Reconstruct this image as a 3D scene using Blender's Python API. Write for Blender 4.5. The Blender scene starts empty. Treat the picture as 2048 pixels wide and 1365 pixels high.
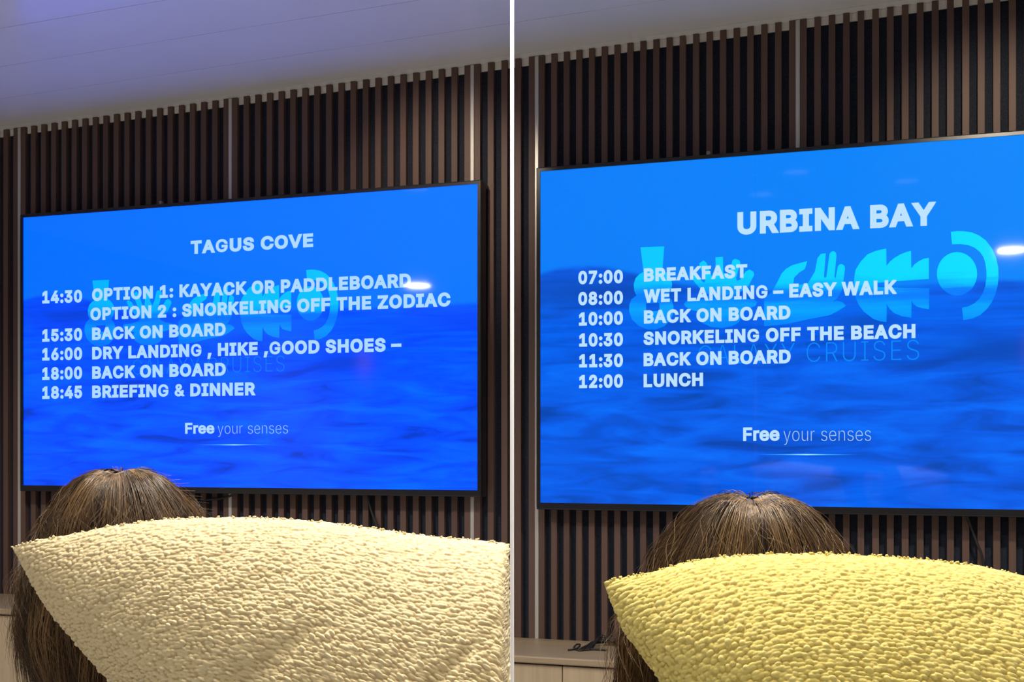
import bpy, bmesh, math, random
import numpy as np
from mathutils import Vector, Matrix
from mathutils.geometry import tessellate_polygon, delaunay_2d_cdt

random.seed(7)
rng = np.random.default_rng(7)
SC = bpy.context.scene
COL = SC.collection
PI = math.pi

# ------------------------------------------------------------------ camera
F = 2400.0              # focal length in pixels of a 2048 px wide frame
CX, HY = 1024.0, 900.0  # column straight ahead and horizon row
EYE = 1.27
VPX = -6200.0           # vanishing point of the slatted wall
# plan of the room as seen from the camera (camera at the origin, looking along +y)
P0 = np.array([(1020 - CX) / F * 3.75, 3.75])               # a point on the screen plane
D = np.array([CX - VPX, -F]); D /= np.linalg.norm(D)        # along the wall, to the right
N = np.array([D[1], -D[0]])                                 # out of the wall, into the room
if N[1] > 0: N = -N
VIEW = -math.atan2(D[1], D[0])                              # heading of the camera in the room

def W(s, o, z):
    """room axes: x along the slatted wall, y into it, z up"""
    return Vector((s, -o, z))

def CW(x, y, z=0.0):
    """camera plan -> room axes"""
    q = np.array([x, y]) - P0
    return Vector((float(q @ D), -float(q @ N), z))

cam_d = bpy.data.cameras.new('camera')
cam_d.sensor_width = 36.0
cam_d.lens = 36.0 * F / 2048.0
cam_d.shift_y = (HY - 682.5) / 2048.0
cam_d.clip_start = 0.05
cam = bpy.data.objects.new('camera', cam_d)
cam.location = CW(0, 0, EYE)
cam.rotation_euler = (PI / 2, 0, VIEW)
COL.objects.link(cam)
SC.camera = cam

# ------------------------------------------------------------------ world and exposure
w = bpy.data.worlds.new('world')
SC.world = w
w.use_nodes = True
w.node_tree.nodes['Background'].inputs[0].default_value = (0.02, 0.02, 0.022, 1)
w.node_tree.nodes['Background'].inputs[1].default_value = 0.2
SC.view_settings.view_transform = 'Standard'
SC.view_settings.look = 'None'
SC.view_settings.exposure = 0.0
SC.view_settings.gamma = 1.0
SC.view_settings.use_curve_mapping = False
SC.cycles.max_bounces = 6
SC.cycles.diffuse_bounces = 4
SC.cycles.glossy_bounces = 3

# light levels (the fixtures themselves are built further down)
KEY_W = 32.0          # downlights over the sofas
WASH_W = 46.0          # downlights in front of the slatted wall
GLARE = 220.0          # radiance of the round downlights at the back of the lounge
ROOM_W = 85.0          # round downlights at the back of the lounge
FILL_W = 165.0         # unseen fill lamps added between the seats and the slatted wall
SCREEN = 1.0          # brightness of both televisions

# ------------------------------------------------------------------ picture points to places
def bp(px, py, o=0.0):
    """picture point -> (distance along the wall, height) on the vertical plane o metres in front of the screen plane"""
    q = P0 + N * o
    a = (px - CX) / F
    s = (a * q[1] - q[0]) / (D[0] - a * D[1])
    y = q[1] + s * D[1]
    return s, EYE - (py - HY) / F * y

def ray(px, py, depth):
    return np.array([(px - CX) / F * depth, depth, EYE - (py - HY) / F * depth])

# ------------------------------------------------------------------ helpers
def link(o, parent=None):
    COL.objects.link(o)
    if parent is not None: o.parent = parent
    return o

def obj(name, me, mat=None, parent=None, smooth=False):
    o = bpy.data.objects.new(name, me)
    if mat is not None and len(me.materials) == 0: me.materials.append(mat)
    if smooth:
        me.polygons.foreach_set('use_smooth', [True] * len(me.polygons))
    return link(o, parent)

def empty(name, loc, rz=0.0):
    o = bpy.data.objects.new(name, None)
    o.location = loc; o.rotation_euler = (0, 0, rz)
    o.empty_display_size = 0.1
    return link(o)

def tag(o, label=None, cat=None, group=None, kind=None):
    if label: o['label'] = label
    if cat: o['category'] = cat
    if group: o['group'] = group
    if kind: o['kind'] = kind
    return o

def mesh(name, verts, faces):
    me = bpy.data.meshes.new(name)
    me.from_pydata([tuple(v) for v in verts], [], faces)
    me.update()
    return me

def fix(bm):
    bmesh.ops.recalc_face_normals(bm, faces=bm.faces)

def box_me(name, x0, x1, y0, y1, z0, z1, bev=0.0, seg=2):
    bm = bmesh.new()
    bmesh.ops.create_cube(bm, size=1.0)
    for v in bm.verts:
        v.co = Vector(((x0 + x1) / 2 + v.co.x * (x1 - x0), (y0 + y1) / 2 + v.co.y * (y1 - y0), (z0 + z1) / 2 + v.co.z * (z1 - z0)))
    if bev > 0:
        bmesh.ops.bevel(bm, geom=bm.edges[:], offset=bev, segments=seg, affect='EDGES', profile=0.5)
    fix(bm)
    me = bpy.data.meshes.new(name); bm.to_mesh(me); bm.free()
    return me

def tube_me(name, paths, rad, sides=8):
    """tubes along lists of points; rad a number or one per point"""
    V, Fc = [], []
    for path in paths:
        P = [Vector(p) for p in path]
        base = len(V)
        up = Vector((0.3, 0.2, 0.93))
        for i, p in enumerate(P):
            t = (P[min(i + 1, len(P) - 1)] - P[max(i - 1, 0)]).normalized()
            a = t.cross(up)
            if a.length < 1e-4: a = t.cross(Vector((1, 0, 0)))
            a.normalize(); b = t.cross(a)
            r = rad[i] if isinstance(rad, (list, tuple)) else rad
            for k in range(sides):
                an = 2 * PI * k / sides
                V.append(p + a * (math.cos(an) * r) + b * (math.sin(an) * r))
        for i in range(len(P) - 1):
            for k in range(sides):
                k2 = (k + 1) % sides
                Fc.append((base + i * sides + k, base + i * sides + k2, base + (i + 1) * sides + k2, base + (i + 1) * sides + k))
        Fc.append(tuple(base + k for k in range(sides))[::-1])
        Fc.append(tuple(base + (len(P) - 1) * sides + k for k in range(sides)))
    return mesh(name, V, Fc)

def lathe_me(name, prof, n=32):
    V, Fc = [], []
    for (r, z) in prof:
        for k in range(n):
            a = 2 * PI * k / n
            V.append((r * math.cos(a), r * math.sin(a), z))
    for i in range(len(prof) - 1):
        for k in range(n):
            k2 = (k + 1) % n
            Fc.append((i * n + k, i * n + k2, (i + 1) * n + k2, (i + 1) * n + k))
    return mesh(name, V, Fc)

def smooth_path(pts, n=24):
    pts = [np.array(p, float) for p in pts]
    P = [2 * pts[0] - pts[1]] + pts + [2 * pts[-1] - pts[-2]]
    out = []
    for i in range(1, len(P) - 2):
        for k in range(n):
            t = k / n
            a, b, c, d = P[i - 1], P[i], P[i + 1], P[i + 2]
            out.append(0.5 * ((2 * b) + (-a + c) * t + (2 * a - 5 * b + 4 * c - d) * t * t + (-a + 3 * b - 3 * c + d) * t ** 3))
    out.append(pts[-1])
    return out

# ------------------------------------------------------------------ materials
class NT:
    """short-hand for node trees"""
    def __init__(s, name):
        s.m = bpy.data.materials.new(name); s.m.use_nodes = True
        s.t = s.m.node_tree; s.b = s.t.nodes['Principled BSDF']
    def n(s, typ, **kw):
        nd = s.t.nodes.new(typ)
        for k, v in kw.items(): setattr(nd, k, v)
        return nd
    def put(s, sock, v):
        if hasattr(v, 'is_output') or isinstance(v, bpy.types.NodeSocket): s.t.links.new(v, sock)
        elif isinstance(v, (tuple, list)) and len(v) == 3 and sock.type == 'RGBA': sock.default_value = (*v, 1)
        else: sock.default_value = v
    def math(s, op, a, b=None, c=None, clamp=False):
        nd = s.n('ShaderNodeMath', operation=op, use_clamp=clamp)
        for i, x in enumerate((a, b, c)):
            if x is not None: s.put(nd.inputs[i], x)
        return nd.outputs[0]
    def coords(s, which='Object', scale=(1, 1, 1), loc=(0, 0, 0), rot=(0, 0, 0)):
        tc = s.n('ShaderNodeTexCoord'); mp = s.n('ShaderNodeMapping')
        mp.inputs['Scale'].default_value = scale; mp.inputs['Location'].default_value = loc; mp.inputs['Rotation'].default_value = rot
        s.t.links.new(tc.outputs[which], mp.inputs[0])
        return mp.outputs[0]
    def noise(s, vec, scale=5.0, detail=4.0, rough=0.55, dist=0.0):
        nd = s.n('ShaderNodeTexNoise')
        s.put(nd.inputs['Vector'], vec)
        nd.inputs['Scale'].default_value = scale; nd.inputs['Detail'].default_value = detail
        nd.inputs['Roughness'].default_value = rough; nd.inputs['Distortion'].default_value = dist
        return nd.outputs['Fac']
    def ramp(s, fac, stops):
        nd = s.n('ShaderNodeValToRGB')
        s.put(nd.inputs[0], fac)
        el = nd.color_ramp.elements
        while len(el) < len(stops): el.new(0.5)
        for e, (p, c) in zip(el, stops):
            e.position = p; e.color = (*c, 1) if len(c) == 3 else c
        return nd.outputs[0]
    def mix(s, fac, a, b, blend='MIX'):
        nd = s.n('ShaderNodeMix', data_type='RGBA', blend_type=blend)
        s.put(nd.inputs[0], fac); s.put(nd.inputs[6], a); s.put(nd.inputs[7], b)
        return nd.outputs[2]
    def bump(s, h, strength=0.3, dist=0.002):
        nd = s.n('ShaderNodeBump')
        nd.inputs['Strength'].default_value = strength; nd.inputs['Distance'].default_value = dist
        s.put(nd.inputs['Height'], h); s.t.links.new(nd.outputs[0], s.b.inputs['Normal'])
    def set(s, **kw):
        names = dict(color='Base Color', rough='Roughness', metal='Metallic', spec='Specular IOR Level', emit='Emission Color', estr='Emission Strength', coat='Coat Weight', sheen='Sheen Weight')
        for k, v in kw.items(): s.put(s.b.inputs[names[k]], v)
        return s

def wood(name, c0, c1, scale, rough=0.5, axis='z', per_obj=0.25):
    k = NT(name)
    sc = {'z': (1, 1, 0.06), 'x': (0.06, 1, 1)}[axis]
    v = k.coords('Object', scale=sc)
    oi = k.n('ShaderNodeObjectInfo')
    add = k.n('ShaderNodeVectorMath', operation='ADD')
    k.t.links.new(v, add.inputs[0])
    mul = k.n('ShaderNodeVectorMath', operation='SCALE'); mul.inputs[0].default_value = (13, 7, 5)
    k.t.links.new(oi.outputs['Random'], mul.inputs['Scale']); k.t.links.new(mul.outputs[0], add.inputs[1])
    g = k.noise(add.outputs[0], scale, 6, 0.6, 1.2)
    f = k.noise(add.outputs[0], scale * 6, 3, 0.6)
    col = k.ramp(k.math('ADD', k.math('MULTIPLY', g, 0.75), k.math('MULTIPLY', f, 0.25)), [(0.3, c0), (0.7, c1)])
    shade = k.math('ADD', 1 - per_obj / 2, k.math('MULTIPLY', oi.outputs['Random'], per_obj))
    col = k.mix(1.0, col, k.ramp(shade, [(0, (0, 0, 0)), (1, (1, 1, 1))]), 'MULTIPLY')
    k.set(color=col, rough=rough, spec=0.35)
    k.bump(f, 0.15, 0.0006)
    return k.m

M = {}
M['slat'] = wood('dark_walnut', (0.086, 0.048, 0.037), (0.146, 0.086, 0.066), 40, 0.52, 'z', 0.45)
M['oak'] = wood('pale_oak', (0.33, 0.25, 0.155), (0.43, 0.335, 0.22), 26, 0.45, 'z', 0.08)
M['oak_top'] = wood('pale_oak_top', (0.24, 0.18, 0.11), (0.32, 0.245, 0.155), 26, 0.42, 'x', 0.05)
k = NT('black_felt'); v = k.coords(); k.set(color=k.ramp(k.noise(v, 300, 2), [(0.3, (0.016, 0.020, 0.031)), (0.7, (0.030, 0.035, 0.050))]), rough=0.95, spec=0.1); M['felt'] = k.m
k = NT('brushed_aluminium'); v = k.coords(scale=(60, 60, 1)); k.set(color=k.ramp(k.noise(v, 8, 2), [(0.3, (0.50, 0.485, 0.45)), (0.7, (0.58, 0.56, 0.52))]), rough=0.32, metal=0.35); M['strip'] = k.m
k = NT('pale_cornice'); v = k.coords(); k.set(color=k.ramp(k.noise(v, 12, 3), [(0.3, (0.72, 0.68, 0.61)), (0.7, (0.80, 0.76, 0.69))]), rough=0.6); M['cornice'] = k.m
k = NT('satin_ceiling'); v = k.coords(); k.set(color=k.ramp(k.noise(v, 3, 4), [(0.3, (0.78, 0.765, 0.74)), (0.7, (0.81, 0.795, 0.77))]), rough=0.36, spec=0.5, coat=0.30); k.b.inputs['Coat Roughness'].default_value = 0.13; M['ceiling'] = k.m
k = NT('ceiling_joint'); v = k.coords(); k.set(color=k.ramp(k.noise(v, 9, 2), [(0, (0.45, 0.44, 0.43)), (1, (0.52, 0.51, 0.50))]), rough=0.6); M['joint'] = k.m
k = NT('cream_wall'); v = k.coords(); k.set(color=k.ramp(k.noise(v, 4, 5), [(0.3, (0.36, 0.33, 0.29)), (0.7, (0.40, 0.37, 0.32))]), rough=0.8); k.bump(k.noise(v, 200, 2), 0.1, 0.001); M['wall'] = k.m
k = NT('brown_carpet'); v = k.coords(); k.set(color=k.ramp(k.noise(v, 180, 3), [(0.3, (0.46, 0.46, 0.47)), (0.7, (0.58, 0.58, 0.58))]), rough=0.95); k.bump(k.noise(v, 400, 2), 0.4, 0.003); M['floor'] = k.m
k = NT('black_bezel'); v = k.coords(scale=(1, 1, 40)); k.set(color=k.ramp(k.noise(v, 20, 2), [(0, (0.006, 0.006, 0.008)), (1, (0.012, 0.012, 0.015))]), rough=0.28, spec=0.5); M['bezel'] = k.m
k = NT('grey_plastic'); v = k.coords(); k.set(color=k.ramp(k.noise(v, 40, 2), [(0, (0.28, 0.26, 0.24)), (1, (0.36, 0.34, 0.32))]), rough=0.4); M['nub'] = k.m
k = NT('black_rubber'); v = k.coords(); k.set(color=k.ramp(k.noise(v, 60, 2), [(0, (0.008, 0.008, 0.009)), (1, (0.016, 0.016, 0.018))]), rough=0.5); M['rubber'] = k.m
k = NT('white_enamel'); v = k.coords(); k.set(color=k.ramp(k.noise(v, 15, 2), [(0, (0.86, 0.86, 0.85)), (1, (0.92, 0.92, 0.91))]), rough=0.35); M['enamel'] = k.m
k = NT('grey_upholstery'); v = k.coords(); k.set(color=k.ramp(k.noise(v, 250, 3), [(0.3, (0.16, 0.14, 0.12)), (0.7, (0.24, 0.21, 0.18))]), rough=0.9); k.bump(k.noise(v, 500, 2), 0.4, 0.001); M['sofa'] = k.m
k = NT('skin'); v = k.coords(); k.set(color=k.ramp(k.noise(v, 30, 4), [(0.3, (0.48, 0.28, 0.20)), (0.7, (0.56, 0.34, 0.25))]), rough=0.55); M['skin'] = k.m
k = NT('black_cotton'); v = k.coords(); k.set(color=k.ramp(k.noise(v, 300, 3), [(0.3, (0.010, 0.010, 0.011)), (0.7, (0.022, 0.021, 0.022))]), rough=0.9); M['cotton'] = k.m
k = NT('hair_brown')
at = k.n('ShaderNodeAttribute', attribute_name='strand')
k.set(color=at.outputs['Color'], rough=0.42, spec=0.45); M['hair'] = k.m
k = NT('eye_white'); v = k.coords(); k.set(color=k.ramp(k.noise(v, 40, 2), [(0, (0.7, 0.68, 0.66)), (1, (0.8, 0.78, 0.76))]), rough=0.2); M['eye'] = k.m

def boucle(name, deep, mid, pale):
    k = NT(name)
    at = k.n('ShaderNodeAttribute', attribute_name='yarn')
    v = k.coords()
    f = k.noise(v, 900, 3, 0.7)
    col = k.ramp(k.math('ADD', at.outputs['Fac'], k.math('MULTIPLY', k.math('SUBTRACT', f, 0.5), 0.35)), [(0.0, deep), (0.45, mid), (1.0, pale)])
    k.set(color=col, rough=0.92, spec=0.15, sheen=0.25)
    k.bump(f, 0.5, 0.0012)
    return k.m
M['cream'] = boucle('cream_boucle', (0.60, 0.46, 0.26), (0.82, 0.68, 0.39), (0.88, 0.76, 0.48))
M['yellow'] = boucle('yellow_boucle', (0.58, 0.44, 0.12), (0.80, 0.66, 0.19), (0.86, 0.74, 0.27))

def lens_mat(name, col, strength):
    k = NT(name); v = k.coords()
    k.set(color=k.ramp(k.noise(v, 30, 1), [(0, (0.8, 0.8, 0.78)), (1, (0.85, 0.85, 0.83))]), emit=col, estr=strength)
    return k.m
M['glare_lens'] = lens_mat('bright_lens', (1.0, 0.95, 0.88), GLARE)
M['soft_lens'] = lens_mat('soft_lens', (1.0, 0.86, 0.68), 1.2)

# ------------------------------------------------------------------ the room
SLO, FEO = -0.060, -0.078       # slat faces and felt backing, behind the screen plane
# ceiling line along the slat faces, from three places in view
_pts = [bp(0, 260, SLO), bp(456, 196, SLO), bp(1020, 119, SLO), bp(1520, 51, SLO), bp(1846, 2, SLO)]
_c = np.polyfit([p[0] for p in _pts], [p[1] for p in _pts], 1)
def hc(s): return float(np.polyval(_c, s))
S0, S1, OB = -3.2, 3.4, 7.4      # room ends along the wall, and the back wall

def quad_slab(name, pts_top, thick, mat, parent=None):
    v = [Vector(p) for p in pts_top] + [Vector(p) + Vector((0, 0, thick)) for p in pts_top]
    me = mesh(name, v, [(0, 1, 2, 3), (7, 6, 5, 4), (0, 4, 5, 1), (1, 5, 6, 2), (2, 6, 7, 3), (3, 7, 4, 0)])
    bm = bmesh.new(); bm.from_mesh(me); fix(bm); bm.to_mesh(me); bm.free()
    return obj(name, me, mat, parent)

fl = quad_slab('floor', [W(S0, OB, 0), W(S1, OB, 0), W(S1, FEO - .02, 0), W(S0, FEO - .02, 0)], -0.05, M['floor'])
tag(fl, kind='structure')
ce = quad_slab('ceiling', [W(S0, OB, hc(S0) + .006), W(S1, OB, hc(S1) + .006), W(S1, FEO - .02, hc(S1) + .006), W(S0, FEO - .02, hc(S0) + .006)], 0.05, M['joint'])
tag(ce, kind='structure')
# planks of the ceiling, parallel to the slatted wall
o = FEO + 0.002
i = 0
while o < OB - 0.02:
    wd = 0.052 if i == 0 else 0.262
    o2 = min(o + wd, OB)
    quad_slab('ceiling_panel', [W(S0, o2 - .0012, hc(S0)), W(S1, o2 - .0012, hc(S1)), W(S1, o + .0012, hc(S1)), W(S0, o + .0012, hc(S0))], 0.006, M['ceiling'], ce)
    o = o2; i += 1

def vwall(name, a, b, out):
    (s0, o0), (s1, o1) = a, b
    t = out
    v = [W(s0, o0, 0), W(s1, o1, 0), W(s1, o1, hc(s1) + .03), W(s0, o0, hc(s0) + .03)]
    v2 = [W(s0 + t[0], o0 + t[1], 0), W(s1 + t[0], o1 + t[1], 0), W(s1 + t[0], o1 + t[1], hc(s1) + .03), W(s0 + t[0], o0 + t[1], hc(s0) + .03)]
    me = mesh(name, v + v2, [(0, 1, 2, 3), (7, 6, 5, 4), (0, 4, 5, 1), (1, 5, 6, 2), (2, 6, 7, 3), (3, 7, 4, 0)])
    bm = bmesh.new(); bm.from_mesh(me); fix(bm); bm.to_mesh(me); bm.free()
    return tag(obj(name, me, M['wall']), kind='structure')
vwall('wall_back', (S0, OB), (S1, OB), (0, 0.08))
vwall('wall_left', (S0, OB), (S0, FEO), (-0.08, 0))
vwall('wall_right', (S1, OB), (S1, FEO), (0.08, 0))

# the slatted wall: felt backing, one slat each, aluminium joints, pale cornice
wf = vwall('wall_front', (S0, FEO), (S1, FEO), (0, -0.08))
wf.data.materials.clear(); wf.data.materials.append(M['felt'])
joints = [bp(x, 700, SLO)[0] for x in (38.5, 460.5, 944.5, 1073.5, 1595.5)]
PW = joints[2] - joints[1]
PR = joints[4] - joints[3]
joints = [joints[0] - PW, *joints, joints[4] + PR, joints[4] + 2 * PR]
slat_proto = box_me('slat', -0.5, 0.5, -0.5, 0.5, 0, 1, 0.03, 1)
def put_slat(s, width):
    so = obj('slat', slat_proto, M['slat'], wf)
    so.location = W(s, (SLO + FEO) / 2, 0.02)
    so.rotation_euler = (0, 0, 0)
    so.scale = (width, SLO - FEO, hc(s) - 0.021)
counts = [20, 20, 20, 5, 20, 20, 20]
for j in range(len(joints) - 1):
    a, b = joints[j], joints[j + 1]
    n = counts[j]
    g = 0.0065
    pitch = (b - a) / n if n > 5 else (b - a) / 5.0
    wid = pitch * 0.47
    # the first and last slat of a panel lie against the joint strips
    c0, c1 = a + g + wid / 2, b - g - wid / 2
    for q in range(n):
        s = c0 + (c1 - c0) * q / (n - 1)
        if not (S0 + .02 < s < S1 - .02): continue
        put_slat(s, wid)
for s in joints[:-1]:
    hz = hc(s)
    o = obj('joint_strip', box_me('joint_strip', -0.0062, 0.0062, -0.010, 0.010, 0, hz - 0.022, 0.0012, 1), M['strip'], wf)
    o.location = W(s, SLO - 0.008, 0.02); o.rotation_euler = (0, 0, 0)
# cornice: pale ledge behind the slat tops
v = []
for s in (S0 + .001, S1 - .001):
    for (oo, dz) in ((FEO + .001, 0), (FEO + .006, 0), (FEO + .006, -.023), (FEO + .001, -.023)):
        v.append(W(s, oo, hc(s) - 0.0005 + dz))
me = mesh('cornice', v, [(0, 1, 2, 3), (7, 6, 5, 4), (0, 4, 5, 1), (1, 5, 6, 2), (2, 6, 7, 3), (3, 7, 4, 0)])
bm = bmesh.new(); bm.from_mesh(me); fix(bm); bm.to_mesh(me); bm.free()
obj('cornice_strip', me, M['cornice'], wf)

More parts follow.
